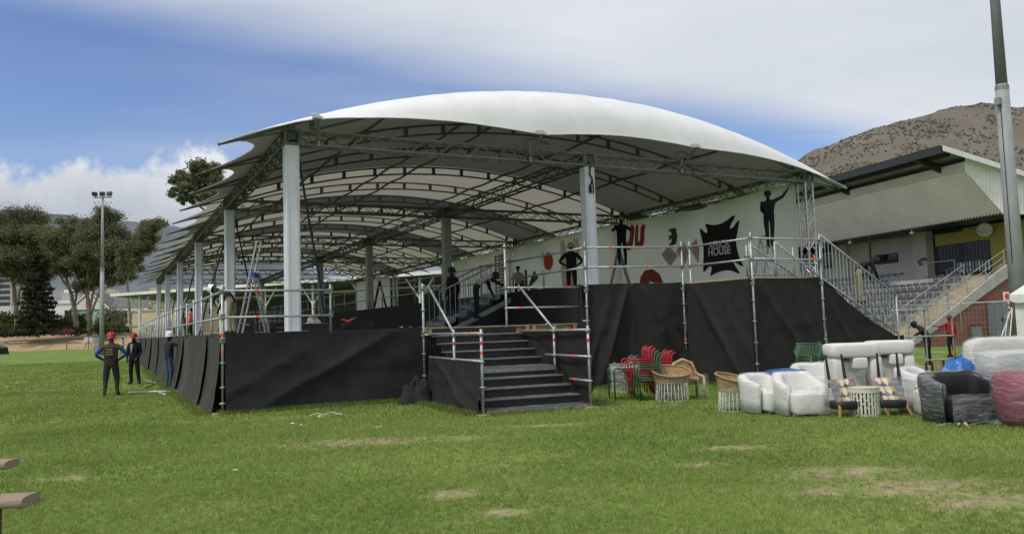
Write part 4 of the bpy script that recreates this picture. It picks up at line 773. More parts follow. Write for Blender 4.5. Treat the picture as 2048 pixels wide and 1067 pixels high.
# wire fence along the field edge
WIRE = mat('fence_wire', (0.13, 0.11, 0.09), 0.6, 0.3)
wf = thing('wire_fence', 'low wire fence on thin posts in front of the earth bank', 'fence', cam_frame(-80, 144), AWAY)
for k in range(26):
    m = MB(); x = k*3.9; m.tube((x, 0, 0), (x, 0, 2.3), 0.075, 5)
    if k % 4 == 1: m.tube((x, 0, 1.6), (x-0.9, 0.2, 0), 0.04, 5); m.tube((x, 0, 1.6), (x+0.9, 0.2, 0), 0.04, 5)
    m.build('fence_post', WIRE, wf)
for z in (0.5, 1.1, 1.7, 2.2): MB().tube((0, 0, z), (98, 0, z), 0.012, 4).build('strand', WIRE, wf)
q = at(3, 700, 110); gp = thing('portable_goal', 'small dark portable frame on the lawn at the far left edge', 'frame', (q.x, q.y, 0), AWAY)
m = MB(); m.path([(-0.7, 0, 0), (-0.7, 0, 1.0), (0, 0, 1.25), (0.45, 0, 1.0), (0.45, 0, 0)], 0.06, 6); m.path([(-0.7, 0.9, 0), (-0.7, 0.5, 1.0), (0, 0.5, 1.25), (0.45, 0.5, 1.0), (0.45, 0.9, 0)], 0.06, 6); m.build('hoop', BLACK, gp); MB().grid(lambda u, v: (-0.7+1.15*u, 0.5+0.2*v, 1.0-0.95*v), 6, 4).build('net', DRAPE, gp)

# ------------------------------------------------------------------ covered stand behind the tent
qa = cam_frame(-43.4, 89); cs = thing('covered_stand', 'long low covered stand with white posts seen behind the tent', 'stand', (qa.x, qa.y, 0), AWAY-0.475)
CSL = 62
m = MB(); m.poly([(-0.5, -1.0, 6.35), (-0.5, -1.0, 6.6), (-0.5, 9, 5.9), (-0.5, 9, 5.65)], CSL, (1, 0, 0)); m.build('roof', mat('stand_roof', (0.20, 0.19, 0.18), 0.7), cs)
MB().bx(-0.5, CSL, -1.05, -0.98, 6.32, 6.62).build('fascia', WHITE, cs); MB().bx(-0.5, CSL, 4.0, 4.3, 5.55, 5.75).build('purlin', WHITE, cs)
for k in range(11):
    x = 3.0+k*6.1; m = MB(); m.tube((x, 0, 0), (x, 0, 6.2), 0.13, 8); m.build('post', WHITE, cs)
    MB().tube((x, 0, 4.3), (x-1.5, 0, 6.2), 0.08, 6).build('brace', WHITE, cs); MB().tube((x, 0, 4.3), (x+1.5, 0, 6.2), 0.08, 6).build('brace', WHITE, cs)
STG = mat('stand_grey', (0.10, 0.10, 0.10), 0.85, 0, 0.3, 0.4)
for i in range(6): MB().bx(8, CSL, 1.5+i*1.2, 8.9, i*0.5, (i+1)*0.5-0.003).build('terrace_step', STG, cs)
MB().bx(8, CSL, 8.9, 9.1, 0, 5.6).build('rear_wall', mat('stand_wall', (0.13, 0.12, 0.11), 0.85, 0, 0.3, 0.15), cs)
for z in (1.0, 1.9): MB().tube((0, -0.9, z), (CSL, -0.9, z), 0.05, 6).build('front_rail', GALV, cs)
q = at(302, 655, 100); bw = thing('beige_building', 'plain beige rendered building with a wall pipe behind the left rail', 'building', (q.x, q.y, 0), AWAY-0.35)
BEI = mat('beige_render', (0.50, 0.41, 0.28), 0.85, 0, 0.12, 0.5)
MB().bx(-3.0, 8.0, 0, 6, 0, 5.0).build('wall', BEI, bw); MB().bx(-3.1, 8.1, -0.1, 6.1, 5.001, 5.15).build('coping', BEI, bw); m = MB(); m.tube((-3.0, -0.08, 3.2), (1.5, -0.08, 3.25), 0.05, 6); m.tube((0.2, -0.08, 3.2), (0.2, -0.08, 2.6), 0.05, 6); m.build('pipe', STEEL, bw); MB().bx(-0.9, -0.6, -0.1, -0.001, 2.7, 2.9).build('junction_box', STEEL, bw)
MB().bx(2.2, 3.0, -0.04, -0.001, 5.151, 7.2).build('chimney', BEI, bw)
for k in range(2): MB().bx(3.5+k*2.2, 4.6+k*2.2, -0.03, -0.002, 1.0, 3.0).build('window', DARKW, bw)
# ------------------------------------------------------------------ houses beyond the bank
gh = thing('green_house', 'mint green gabled house with white verandah fretwork behind the gum trees', 'house', tuple(at(170, 655, 188).xy)+(2.7,), AWAY)
MINT = mat('mint_wall', (0.20, 0.50, 0.34), 0.8, 0, 0.1, 0.6); TINR = mat('grey_tin_roof', (0.13, 0.125, 0.12), 0.7, 0, 0.15, 0.6)
MB().bx(-3.2, 5.2, 0, 9, 0, 6.0).build('wall', MINT, gh); MB().bx(5.2, 14.5, 2.0, 9, 0, 6.0).build('wall', MINT, gh)
MB().poly([(-3.8, -0.1, 6.001), (5.8, -0.1, 6.001), (1.0, -0.1, 10.2)], 9.3, (0, 1, 0)).build('roof', TINR, gh)
MB().poly([(-3.3, -0.14, 6.1), (5.3, -0.14, 6.1), (1.0, -0.14, 9.8)], 0.03, (0, -1, 0)).build('gable_board', WHITE, gh)
m = MB(); m.box((-1.5, -0.25, 8.15), (6.4, 0.18, 0.35), 0, 0, 0, -0.72); m.box((3.5, -0.25, 8.15), (6.4, 0.18, 0.35), 0, 0, 0, 0.72); m.build('barge_board', WHITE, gh)
MB().poly([(5.3, 1.0, 6.001), (15.2, 1.0, 6.001), (15.2, 5.5, 10), (5.3, 5.5, 10)], 0.25, (0, 0, 1)).build('roof', TINR, gh)
for x in (-1.6, 2.6):
    w1 = MB().bx(x-0.6, x+0.6, -0.06, -0.005, 2.6, 5.2).build('window', WHITE, gh); MB().bx(x-0.4, x+0.4, -0.09, -0.065, 2.8, 5.0).build('pane', COLG, w1)
for z in (2.4, 6.05): MB().bx(5.4, 14.6, 0.1, 0.5, z-0.45, z).build('verandah_beam', WHITE, gh)
MB().bx(5.4, 14.6, 0.1, 2.0, 2.401, 2.5).build('verandah_floor', WHITE, gh)
for k in range(5): x = 5.6+k*2.2; MB().bx(x-0.1, x+0.1, 0.15, 0.4, 0, 6.0).build('verandah_post', WHITE, gh); MB().tube((x, 0.3, 1.2), (x+0.8, 0.3, 2.0), 0.08, 5).build('fretwork', WHITE, gh); MB().tube((x, 0.3, 4.9), (x+0.8, 0.3, 5.7), 0.08, 5).build('fretwork', WHITE, gh)
for k in range(4):
    x = 5.7+k*2.2; m = MB(); m.tube((x, 0.3, 2.5), (x+2.0, 0.3, 3.6), 0.06, 5); m.tube((x, 0.3, 3.6), (x+2.0, 0.3, 2.5), 0.06, 5); m.tube((x, 0.3, 3.65), (x+2.0, 0.3, 3.65), 0.07, 5); m.build('balustrade', WHITE, gh)
MB().bx(5.6, 14.4, 1.96, 1.995, 0.1, 2.2).build('dark_doorway', DARKW, gh); MB().bx(7.5, 9, 1.95, 1.995, 2.6, 5.0).build('dark_doorway', DARKW, gh)
MB().bx(-2.0, -0.6, 3, 4, 8.5, 12.2).build('turret', MINT, gh)
wb = thing('white_building', 'white flat-roofed modern building between the conifer and the gum trees', 'building', tuple(at(122, 650, 230).xy)+(3,), AWAY)
MB().bx(-8, 8, 0, 10, 0, 9.3).build('wall', WHITE, wb); MB().bx(-8.3, 8.3, -0.3, 10.3, 9.3, 10.2).build('parapet', WHITE, wb)
for x in (-6.0, 2.0): 
    w1 = MB().bx(x-1.0, x+4.2, -0.05, -0.005, 4.3, 7.4).build('window', DARKW, wb)
    for k in range(2): MB().bx(x-0.9+k*2.6, x+1.5+k*2.6, -0.09, -0.055, 4.4, 6.4).build('pane', GLASS, w1)
MB().bx(-1, 4, 2, 6, 10.21, 12.5).build('roof_box', COLG, wb); MB().bx(-0.5, 3.0, 2.2, 5, 12.51, 13.4).build('roof_box', WHITE, wb)
w2 = thing('white_villa', 'white pitched-roof house at the far left edge behind bushes', 'house', tuple(at(0, 650, 215).xy)+(3,), AWAY)
MB().bx(-9, 3.5, 0, 8, 0, 5.6).build('wall', WHITE, w2); MB().poly([(-9.3, -0.2, 5.601), (3.8, -0.2, 5.601), (2.6, -0.2, 8.4), (-9.3, -0.2, 8.4)], 8.4, (0, 1, 0)).build('roof', mat('pale_roof', (0.55, 0.56, 0.58), 0.6), w2); MB().bx(-3, 2, -0.06, -0.005, 2.4, 5.0).build('window', DARKW, w2)
tb = thing('office_tower', 'distant grey office block with window bands at the far left', 'building', tuple(at(8, 650, 520).xy)+(0,), AWAY)
MB().bx(-14, 5, 0, 20, 0, 45).build('wall', COLG, tb)
for k in range(11): MB().bx(-14.1, 3.5, -0.2, -0.02, 3+k*3.8, 5.2+k*3.8).build('window_band', GLASS, tb)
tb = thing('city_block', 'distant pale flat-topped block between the conifer and gum trunks', 'building', tuple(at(112, 650, 560).xy)+(0,), AWAY)
MB().bx(-14, 14, 0, 20, 0, 33).build('wall', mat('pale_grey', (0.34, 0.35, 0.37), 0.8), tb); MB().bx(-8, 6, 2, 14, 33.01, 37).build('roof_box', COLG, tb)
for k in range(7): MB().bx(-13, 13, -0.3, -0.02, 4+k*4, 6+k*4).build('window_band', COLG, tb)
hb = thing('beige_upper_house', 'beige parapet building rising above the grey tin roof', 'building', tuple(at(262, 650, 260).xy)+(3,), AWAY)
MB().bx(-8, 9, 0, 8, 0, 13.3).build('wall', BEI, hb); MB().bx(-7.9, -5, -0.2, 3, 13.31, 14.8).build('chimney', BEI, hb); MB().bx(6, 9, -0.2, 3, 13.31, 15).build('chimney', BEI, hb); MB().bx(-4.5, 5.8, -0.1, 0.2, 13.31, 13.8).build('parapet', WHITE, hb)

# ------------------------------------------------------------------ trees
BARK = mat('gum_bark', (0.22, 0.18, 0.14), 0.9, 0, 0.35, 1.2, 0.3); BARKD = mat('dark_bark', (0.06, 0.05, 0.04), 0.9)
def leafmat(name, c1, c2):
    m = bpy.data.materials.new(name); m.use_nodes = True; t = m.node_tree; b = t.nodes['Principled BSDF']; b.inputs['Roughness'].default_value = 0.6; b.inputs['Specular IOR Level'].default_value = 0.2
    a = N(t, 'ShaderNodeAttribute', attribute_name='tint'); o = ramp(t, a.outputs['Fac'], [(0, c1), (1, c2)], 'LINEAR'); L(t, o, b.inputs['Base Color'])
    tr = N(t, 'ShaderNodeBsdfTranslucent'); L(t, o, tr.inputs[0]); mx = N(t, 'ShaderNodeMixShader'); mx.inputs[0].default_value = 0.42
    L(t, b.outputs[0], mx.inputs[1]); L(t, tr.outputs[0], mx.inputs[2]); L(t, mx.outputs[0], t.nodes['Material Output'].inputs[0]); return m
GUM = leafmat('gum_leaf', (0.085, 0.10, 0.05), (0.27, 0.27, 0.15)); CON = leafmat('conifer_needle', (0.022, 0.030, 0.018), (0.075, 0.09, 0.045)); BUSH = leafmat('bush_leaf', (0.035, 0.055, 0.016), (0.15, 0.185, 0.05)); PINK = leafmat('blossom', (0.03, 0.05, 0.02), (0.40, 0.10, 0.22))
def leaves(cl, per, size, name, mt, parent, seed):
    g_ = np.random.default_rng(seed); V = []; T = []
    for (c, r_) in cl:
        n = int(per*max(0.3, r_*r_)); d = g_.normal(0, 1, (n, 3)); d /= np.linalg.norm(d, axis=1)[:, None]
        rad = g_.uniform(0.1, 1.0, n)**0.5*(1+0.35*g_.normal(0, 1, n)*(g_.uniform(0, 1, n) < 0.35)); p = np.array(c)+g_.normal(0, 1, (n, 3))*np.array([r_, r_, r_*0.7])*0.62-np.array([0, 0, 0.25])*g_.uniform(0, 1, (n, 1))**3*r_
        a = g_.normal(0, 1, (n, 3)); a /= np.linalg.norm(a, axis=1)[:, None]; b2 = np.cross(a, g_.normal(0, 1, (n, 3))); b2 /= np.linalg.norm(b2, axis=1)[:, None]+1e-6
        s = size*g_.uniform(0.5, 1.3, n)[:, None]; q = np.stack([p-a*s, p+b2*s*0.5, p+a*s, p-b2*s*0.5], 1); V.append(q.reshape(-1, 3))
        tt = np.clip(g_.uniform(0, 1, n)*0.8+g_.uniform(-0.1, 0.3), 0, 1); T.append(np.repeat(tt, 4))
    V = np.concatenate(V); T = np.concatenate(T); n = len(V)//4; me = bpy.data.meshes.new(name)
    me.vertices.add(len(V)); me.vertices.foreach_set('co', V.astype(np.float32).ravel()); me.loops.add(len(V)); me.loops.foreach_set('vertex_index', np.arange(len(V), dtype=np.int32)); me.polygons.add(n); me.polygons.foreach_set('loop_start', np.arange(0, len(V), 4, dtype=np.int32))
    ca = me.attributes.new('tint', 'FLOAT', 'POINT'); ca.data.foreach_set('value', T.astype(np.float32)); me.update(); me.materials.append(mt); return put(name, me, parent)
def tree(label, px, dep, base_z, blobs, trunks, seed, mt=GUM, bark=BARK, per=440, size=0.21, r0_=0.55, name='gum_tree', group=None):
    # blobs: (px, py, radius in metres, depth offset); trunks: polylines of (px, py)
    q = at(px, 655, dep); loc = Vector((q.x, q.y, base_z)); t_ = thing(name, label, 'tree', loc, 0, group); rn = random.Random(seed); cl = []
    ax = Vector((ch, -sh, 0)); ay = Vector((sh, ch, 0))
    def P3(x, y, o=0): p = at(x, y, dep+o); return p-loc
    for tr in trunks:
        pts = [P3(x, y, (tr[2] if len(tr) == 3 and False else 0)+rn.uniform(-0.4, 0.4)*(i > 0)) for i, (x, y) in enumerate(tr)]
        if tr is trunks[0]: pts[0] = Vector((pts[0].x, pts[0].y, -0.3))
        fine = [pts[0]]
        for a, b2 in zip(pts, pts[1:]):
            for k in range(1, 5): fine.append(a.lerp(b2, k/4)+Vector((rn.uniform(-1, 1), rn.uniform(-1, 1), 0))*0.12*(k < 4))
        k = len(fine); rr = r0_*(1 if tr is trunks[0] else 0.5)
        MB().path(fine, [max(0.05, rr*(1-0.85*i/(k-1))) for i in range(k)], 8).build('trunk' if tr is trunks[0] else 'limb', bark, t_, True)
    for (x, y, r_, o) in blobs:
        c = P3(x, y, o); m_ = max(5, int(r_*5.0))
        for k in range(m_):
            d = Vector((rn.gauss(0, 1), rn.gauss(0, 1), rn.gauss(0, 0.8))).normalized()*r_*rn.uniform(0.3, 1.05); cl.append((tuple(c+d), r_*rn.uniform(0.20, 0.48)))
    leaves(cl, per, size, 'crown', mt, t_, seed); return t_
TG = 'gum trees beyond the earth bank'
tree('broad gum tree with pale forked trunk at the far left', 42, 168, 2.9, [(5, 470, 4, 0), (45, 450, 4, 1), (78, 470, 3.5, -1), (20, 505, 4.5, 0), (65, 505, 4, 2), (90, 495, 2.5, 0), (-20, 490, 4, 0), (-5, 535, 3.5, 0), (35, 535, 3, 1), (80, 530, 2.8, 0)], [[(34, 665), (33, 610), (24, 560), (30, 500), (40, 450)], [(33, 610), (45, 560), (70, 500)], [(38, 630), (52, 590), (62, 550), (80, 510)], [(28, 570), (8, 520), (0, 480)]], 1, group=TG)
tree('dark layered conifer in front of the white building', 72, 160, 2.9, [], [[(72, 660), (72, 620), (73, 560), (74, 500)]], 2, CON, BARKD, name='conifer_tree', r0_=0.4) if False else None
tree('leaning gum tree with dark slanting trunk left of the green house', 150, 165, 2.9, [(120, 475, 3.4, 0), (150, 468, 3.2, 1), (175, 475, 3.0, 0), (110, 505, 3.0, 0), (140, 510, 3.4, 1), (165, 515, 3.2, -1), (150, 540, 2.6, 0), (185, 545, 2.6, 1), (125, 535, 2.0, 0), (165, 575, 1.8, 0)], [[(154, 662), (150, 620), (140, 580), (125, 530), (115, 490)], [(148, 610), (158, 560), (165, 500)], [(140, 580), (118, 548), (106, 540)]], 3, group=TG)
tree('tall gum tree with several upright stems in front of the green house', 190, 163, 2.9, [(190, 470, 3.0, 0), (205, 450, 3.6, 1), (230, 465, 3.4, 0), (215, 490, 3.6, 0), (240, 500, 3.4, 1), (190, 510, 3.2, 0), (225, 525, 3.4, 0), (250, 535, 2.8, 0), (200, 545, 2.6, 0), (240, 555, 2.0, 0), (175, 560, 2.2, 0), (262, 548, 1.6, 0)], [[(180, 662), (178, 620), (172, 580), (178, 530), (190, 480)], [(179, 620), (190, 570), (196, 520), (205, 470)], [(181, 630), (196, 590), (203, 560), (222, 520)], [(196, 590), (212, 575), (232, 560)]], 4, group=TG)
tree('gum tree with a leafy branch reaching towards the tent roof', 268, 150, 2.5, [(310, 450, 1.9, 0), (322, 446, 1.5, 0), (295, 462, 2.2, 0), (285, 482, 2.4, 0), (300, 478, 2.0, 0), (268, 495, 2.4, 0), (255, 515, 2.2, 0), (285, 505, 2.0, 0), (255, 540, 1.8, 0), (275, 520, 1.6, 0)], [[(262, 660), (258, 610), (255, 560), (268, 510), (290, 470)], [(262, 540), (300, 500), (328, 480)], [(290, 490), (318, 500), (332, 505)], [(300, 500), (322, 470), (326, 455)]], 5, per=420, r0_=0.3, group=TG)
tree('gum crown rising behind the left eave of the tent', 395, 120, 2.5, [(395, 340, 1.6, 0), (380, 352, 1.7, 0), (410, 345, 1.6, 0), (360, 362, 1.4, 0), (345, 382, 1.1, 0), (390, 370, 1.9, 0), (420, 360, 1.6, 0), (375, 385, 1.4, 0), (400, 392, 1.6, 0), (430, 340, 1.5, 0), (365, 400, 0.9, 0), (380, 405, 1.0, 0), (425, 390, 1.8, 0), (440, 370, 2, 0)], [[(430, 655), (428, 560), (425, 470), (415, 400), (400, 350)], [(420, 430), (385, 400), (350, 385)], [(418, 410), (400, 385), (365, 400)], [(425, 450), (440, 400), (435, 350)]], 6, per=480, size=0.22, r0_=0.4, group=TG)
# layered conifer
q = at(74, 655, 158); cf = thing('conifer_tree', 'dark layered conifer in front of the white building', 'tree', (q.x, q.y, 2.8)); cl = []
MB().path([(0, 0, -0.2), (0.1, 0, 8), (0, 0, 17)], [0.35, 0.22, 0.05], 8).build('trunk', BARKD, cf, True); rn = random.Random(5)
for k in range(17):
    z = 1.2+k*0.92; rr = 3.5*(1-(z/18.5))+0.5+(0.6 if k % 3 == 0 else 0)
    for j in range(11):
        a = 2*PI*j/11+rn.random(); 
        for f in (0.35, 0.65, 0.95): cl.append(((math.cos(a)*rr*f, math.sin(a)*rr*f, z-0.25*f+rn.uniform(-0.1, 0.1)), 0.52*(1.15-f*0.5)))
leaves(cl, 110, 0.26, 'crown', CON, cf, 9)
# shrubs: each a thing
def shrub(label, px, py, dep, w_, h_, seed, mt=BUSH, name='shrub', per=260, size=0.24, zb=2.8, group='bushes along the top of the bank'):
    q = at(px, py, dep); s_ = thing(name, label, 'shrub', (q.x, q.y, zb), 0, group); rn = random.Random(seed); cl = []
    for k in range(int(8+w_*3)): x = rn.uniform(-1, 1); cl.append(((x*w_*ch, -x*w_*sh+rn.uniform(-0.6, 0.6), h_*(0.25+0.6*rn.random()*math.sqrt(max(0, 1-x*x)))), rn.uniform(0.35, 0.55)*h_*0.6))
    for k in range(3): MB().path([(0.3*k-0.3, 0, -0.2), (0.5*(k-1), 0, h_*0.6)], [0.09, 0.03], 5).build('stem', BARKD, s_)
    leaves(cl, per, size, 'foliage', mt, s_, seed)
shrub('bright green bush at the far left below the white villa', 12, 640, 176, 6, 5.2, 21); shrub('dark bush between the villa and conifer', -20, 640, 170, 5, 3.4, 22); shrub('rounded green bush left of the leaning gum', 112, 640, 172, 3.2, 4.6, 23); shrub('long clipped hedge below the conifer', 70, 650, 160, 8, 1.9, 24, CON); shrub('low hedge at the foot of the left gum trunk', 10, 650, 158, 6, 1.5, 25, CON)
shrub('pink flowering bush beside the mint wall', 125, 652, 157, 1.8, 1.5, 26, PINK, 'flowering_shrub', 300, 0.16); shrub('dark shrub under the leaning gum', 140, 650, 160, 2.6, 1.6, 27, CON); shrub('brownish shrub against the verandah of the green house', 224, 640, 162, 1.1, 6.3, 28, GUM); shrub('small dark shrub right of the twin gum stems', 198, 650, 158, 1.1, 2.4, 29, CON); shrub('green climber beside the mint window', 158, 640, 176, 0.7, 4.8, 30)
shrub('dark hedge under the verandah', 245, 658, 170, 5, 1.3, 31, CON)
for i, (x, d_) in enumerate(((470, 118), (540, 124), (610, 120), (690, 126), (775, 122), (860, 128))):
    q = at(x, 600, d_); t_ = thing('background_tree', 'dark round tree behind the covered stand, number %d from the left' % (i+1) if False else ['first', 'second', 'third', 'fourth', 'fifth', 'sixth'][i]+' dark tree from the left above the covered stand roof', 'tree', (q.x, q.y, 0), 0, 'trees behind the covered stand'); rn = random.Random(50+i); cl = []
    for k in range(14): cl.append(((rn.uniform(-4, 4), rn.uniform(-2, 2), rn.uniform(5.5, 9.0)), rn.uniform(0.9, 1.7)))
    MB().path([(0, 0, -0.1), (0.2, 0, 8)], [0.3, 0.1], 6).build('trunk', BARKD, t_); leaves(cl, 120, 0.35, 'crown', GUM, t_, 60+i)
# ------------------------------------------------------------------ people
SKIN = mat('dark_skin', (0.045, 0.026, 0.017), 0.55, 0, 0.1, 8)
def cloth(name, c, var=0.18): return mat(name, c, 0.85, 0, var, 9, 0.3, 30, spec=0.2)
BOOT = mat('boot_leather', (0.02, 0.018, 0.016), 0.7)
def person(label, loc, rz, top, bottom, sleeve=None, shoe=BOOT, pose=None, short=False, shortsleeve=False, hat=None, hat_kind='helmet', height=1.76, baggy=1.0, skin=SKIN, extra=None):
    t_ = thing('person', label, 'person', loc, rz); s = height/1.76
    J = {'pel': (0, 0, .95), 'sp': (0, .0, 1.12), 'ch': (0, .0, 1.33), 'nk': (0, .0, 1.49), 'hb': (0, .015, 1.58), 'hm': (0, .02, 1.655), 'ht': (0, .015, 1.725), 'ns': (0, .115, 1.635)}
    for k, sg in (('L', -1), ('R', 1)):
        J.update({'sh'+k: (sg*.185, 0, 1.425), 'el'+k: (sg*.235, -.03, 1.14), 'wr'+k: (sg*.245, .05, .90), 'ha'+k: (sg*.245, .075, .83), 'hp'+k: (sg*.095, 0, .90), 'kn'+k: (sg*.11, .02, .50), 'an'+k: (sg*.115, -.02, .085), 'he'+k: (sg*.115, -.06, .04), 'to'+k: (sg*.125, .17, .035)})
    if pose: J.update(pose)
    R_ = {'pel': .142*baggy, 'sp': .14*baggy, 'ch': .165*baggy, 'nk': .066, 'hb': .075, 'hm': .092, 'ht': .06, 'ns': .018}
    for k in 'LR': R_.update({'sh'+k: .068*baggy, 'el'+k: .046*(1.15 if not shortsleeve else 1), 'wr'+k: .034, 'ha'+k: .036, 'hp'+k: .095*baggy*(1.12 if short else 1), 'kn'+k: .066*(baggy if not short else 1.25), 'an'+k: .05*(baggy if not short else .85), 'he'+k: .042, 'to'+k: .036})
    E_ = [('pel', 'sp', 'top'), ('sp', 'ch', 'top'), ('ch', 'nk', 'top'), ('nk', 'hb', 'skin'), ('hb', 'hm', 'skin'), ('hm', 'ht', 'skin'), ('hm', 'ns', 'skin')]
    for k in 'LR': E_ += [('ch', 'sh'+k, 'top'), ('sh'+k, 'el'+k, 'sleeve'), ('el'+k, 'wr'+k, 'fore'), ('wr'+k, 'ha'+k, 'skin'), ('pel', 'hp'+k, 'bot'), ('hp'+k, 'kn'+k, 'bot'), ('kn'+k, 'an'+k, 'shin'), ('an'+k, 'he'+k, 'shoe'), ('an'+k, 'to'+k, 'shoe')]
    # five fingers per hand
    for k, sg in (('L', -1), ('R', 1)):
        wv, hv_ = Vector(J['wr'+k]), Vector(J['ha'+k]); d = (hv_-wv).normalized(); sd_ = d.cross(Vector((0, 0, 1)) if abs(d.z) < .9 else Vector((0, 1, 0))).normalized(); nn = d.cross(sd_)
        for i, (o, l_) in enumerate(((-.03, .07), (-.01, .085), (.01, .08), (.028, .065))):
            a, b2 = 'f%s%d' % (k, i), 'g%s%d' % (k, i); J[a] = tuple(hv_+sd_*o+d*l_*.6); J[b2] = tuple(hv_+sd_*o+d*l_+nn*.02); R_[a] = .0095; R_[b2] = .0085; E_ += [('ha'+k, a, 'skin'), (a, b2, 'skin')]
        a, b2 = 'th'+k, 'ti'+k; J[a] = tuple(wv.lerp(hv_, .6)+sd_*-.042+nn*.01); J[b2] = tuple(hv_+sd_*-.058+d*.03+nn*.02); R_[a] = .011; R_[b2] = .009; E_ += [('ha'+k, a, 'skin'), (a, b2, 'skin')]
    names = list(J); idx = {n: i for i, n in enumerate(names)}
    me = bpy.data.meshes.new('skel'); me.from_pydata([tuple(c*s for c in J[n]) for n in names], [(idx[a], idx[b2]) for a, b2, _ in E_], [])
    o = bpy.data.objects.new('skel', me); COL.objects.link(o); md = o.modifiers.new('skin', 'SKIN'); md.use_smooth_shade = True; md.branch_smoothing = 0.3
    sv_ = me.skin_vertices[0].data
    for n in names:
        r_ = R_[n]*s; sv_[idx[n]].radius = (r_*(1.22 if n in ('sp', 'ch', 'pel') else 1), r_*(.88 if n in ('sp', 'ch', 'pel') else 1)); sv_[idx[n]].use_root = (n == 'pel')
    sb_ = o.modifiers.new('sub', 'SUBSURF'); sb_.levels = 2; sb_.render_levels = 2
    dg = bpy.context.evaluated_depsgraph_get(); body = bpy.data.meshes.new_from_object(o.evaluated_get(dg)); bpy.data.objects.remove(o)
    slots = [top, sleeve or top, skin if shortsleeve else (sleeve or top), skin, bottom, skin if short else bottom, shoe]; key = {'top': 0, 'sleeve': 1, 'fore': 2, 'skin': 3, 'bot': 4, 'shin': 5, 'shoe': 6}
    body.materials.clear()
    for m_ in slots: body.materials.append(m_)
    segs = [(np.array(J[a])*s, np.array(J[b2])*s, key[k_], (R_[a]+R_[b2])/2) for a, b2, k_ in E_]
    n = len(body.polygons); cc = np.zeros(n*3); body.polygons.foreach_get('center', cc); cc = cc.reshape(-1, 3); best = np.full(n, 1e9); mi = np.zeros(n, dtype=np.int32)
    for a, b2, k_, rr in segs:
        ab = b2-a; f = np.clip(((cc-a)@ab)/max(1e-9, ab@ab), 0, 1); dd = np.linalg.norm(cc-(a+f[:, None]*ab), axis=1)/max(rr, .03); m_ = dd < best; best[m_] = dd[m_]; kk = k_
        mi[m_] = kk
        if short and k_ == 5: mi[m_ & (f < .06)] = 4
        if short and k_ == 5: pass
    body.polygons.foreach_set('material_index', mi); body.update(); body.name = 'body'
    put('body', body, t_)
    hm, hb_ = Vector(J['hm'])*s, Vector(J['hb'])*s; up_ = (Vector(J['ht'])*s-hb_).normalized(); fw_ = (Vector(J['ns'])*s-hm); fw_ = (fw_-up_*fw_.dot(up_)).normalized(); rt = fw_.cross(up_); Mx = Matrix((rt, fw_, up_)).transposed()
    if hat:
        m = MB()
        if hat_kind == 'helmet':
            pr = [(0.128, -0.034), (0.126, -0.026), (0.117, -0.02), (0.116, 0.0), (0.114, 0.04), (0.104, 0.08), (0.08, 0.118), (0.04, 0.14), (0.0, 0.146)]; m.lathe(pr, 18, cap=False, sy=1.14)
            m.add([(math.cos(a)*0.112, math.sin(a)*0.128, -0.02) for a in [PI*(0.15+0.7*i/8) for i in range(9)]]+[(math.cos(a)*0.132, math.sin(a)*0.20, -0.04) for a in [PI*(0.15+0.7*i/8) for i in range(9)]], [(i, i+1, 10+i, 9+i) for i in range(8)])
            m.box((0, 0, 0.125), (0.03, 0.22, 0.05)); z = 0.022
        elif hat_kind == 'cap':
            m.lathe([(0.108, -0.01), (0.108, 0.03), (0.09, 0.08), (0.05, 0.105), (0, 0.11)], 16, cap=False); m.box((0, 0.14, 0.0), (0.15, 0.12, 0.012)); z = 0.025
        else:
            m.lathe([(0.104, -0.06), (0.112, 0.0), (0.105, 0.05), (0.07, 0.095), (0, 0.108)], 16, cap=False); z = 0.02
        m.v = [tuple(hm+Mx @ Vector((v[0]*s, v[1]*s, (v[2]+z)*s))) for v in m.v]; m.build({'helmet': 'hard_hat', 'cap': 'cap', 'hair': 'hair'}[hat_kind], hat, t_, True)
    return t_
HIPS = {'elL': (-.40, -.06, 1.17), 'wrL': (-.20, .06, 1.02), 'haL': (-.15, .09, .99), 'elR': (.40, -.06, 1.17), 'wrR': (.20, .06, 1.02), 'haR': (.15, .09, .99)}
HRED = mat('red_helmet', (0.42, 0.025, 0.03), 0.35); HWHT = mat('white_helmet', (0.72, 0.73, 0.75), 0.35); HAIR = mat('black_hair', (0.012, 0.011, 0.01), 0.9); HGRY = mat('grey_helmet', (0.30, 0.30, 0.30), 0.5)
KB, KJ, KN, KT = cloth('black_cloth', (0.012, 0.012, 0.014)), cloth('faded_jeans', (0.055, 0.085, 0.135), 0.4), cloth('navy_tee', (0.025, 0.025, 0.032)), cloth('brown_shirt', (0.095, 0.065, 0.055))
KBL, KSH, KSKY, KKH, KGR, KRD = cloth('blue_sleeve', (0.015, 0.06, 0.22)), cloth('charcoal_shorts', (0.035, 0.03, 0.032)), cloth('pale_blue_shirt', (0.20, 0.28, 0.46)), cloth('khaki', (0.26, 0.22, 0.14)), cloth('grey_shirt', (0.28, 0.28, 0.28)), cloth('red_jacket', (0.35, 0.03, 0.04))
p1 = person('worker in red hard hat, brown shirt and blue sleeves, hands on hips', on(222, 791), AWAY+0.35, KT, KSH, sleeve=KBL, short=True, hat=HRED, pose=dict(HIPS, **{'anL': (-.16, -.02, .085), 'heL': (-.16, -.06, .04), 'toL': (-.2, .15, .035), 'knL': (-.14, .02, .5), 'anR': (.16, -.02, .085), 'heR': (.16, -.06, .04), 'toR': (.22, .14, .035), 'knR': (.15, .02, .5)}), baggy=1.12)
VEST = mat('vest_dark', (0.03, 0.026, 0.02), 0.8); REFL = mat('reflective_patch', (0.30, 0.28, 0.17), 0.5)
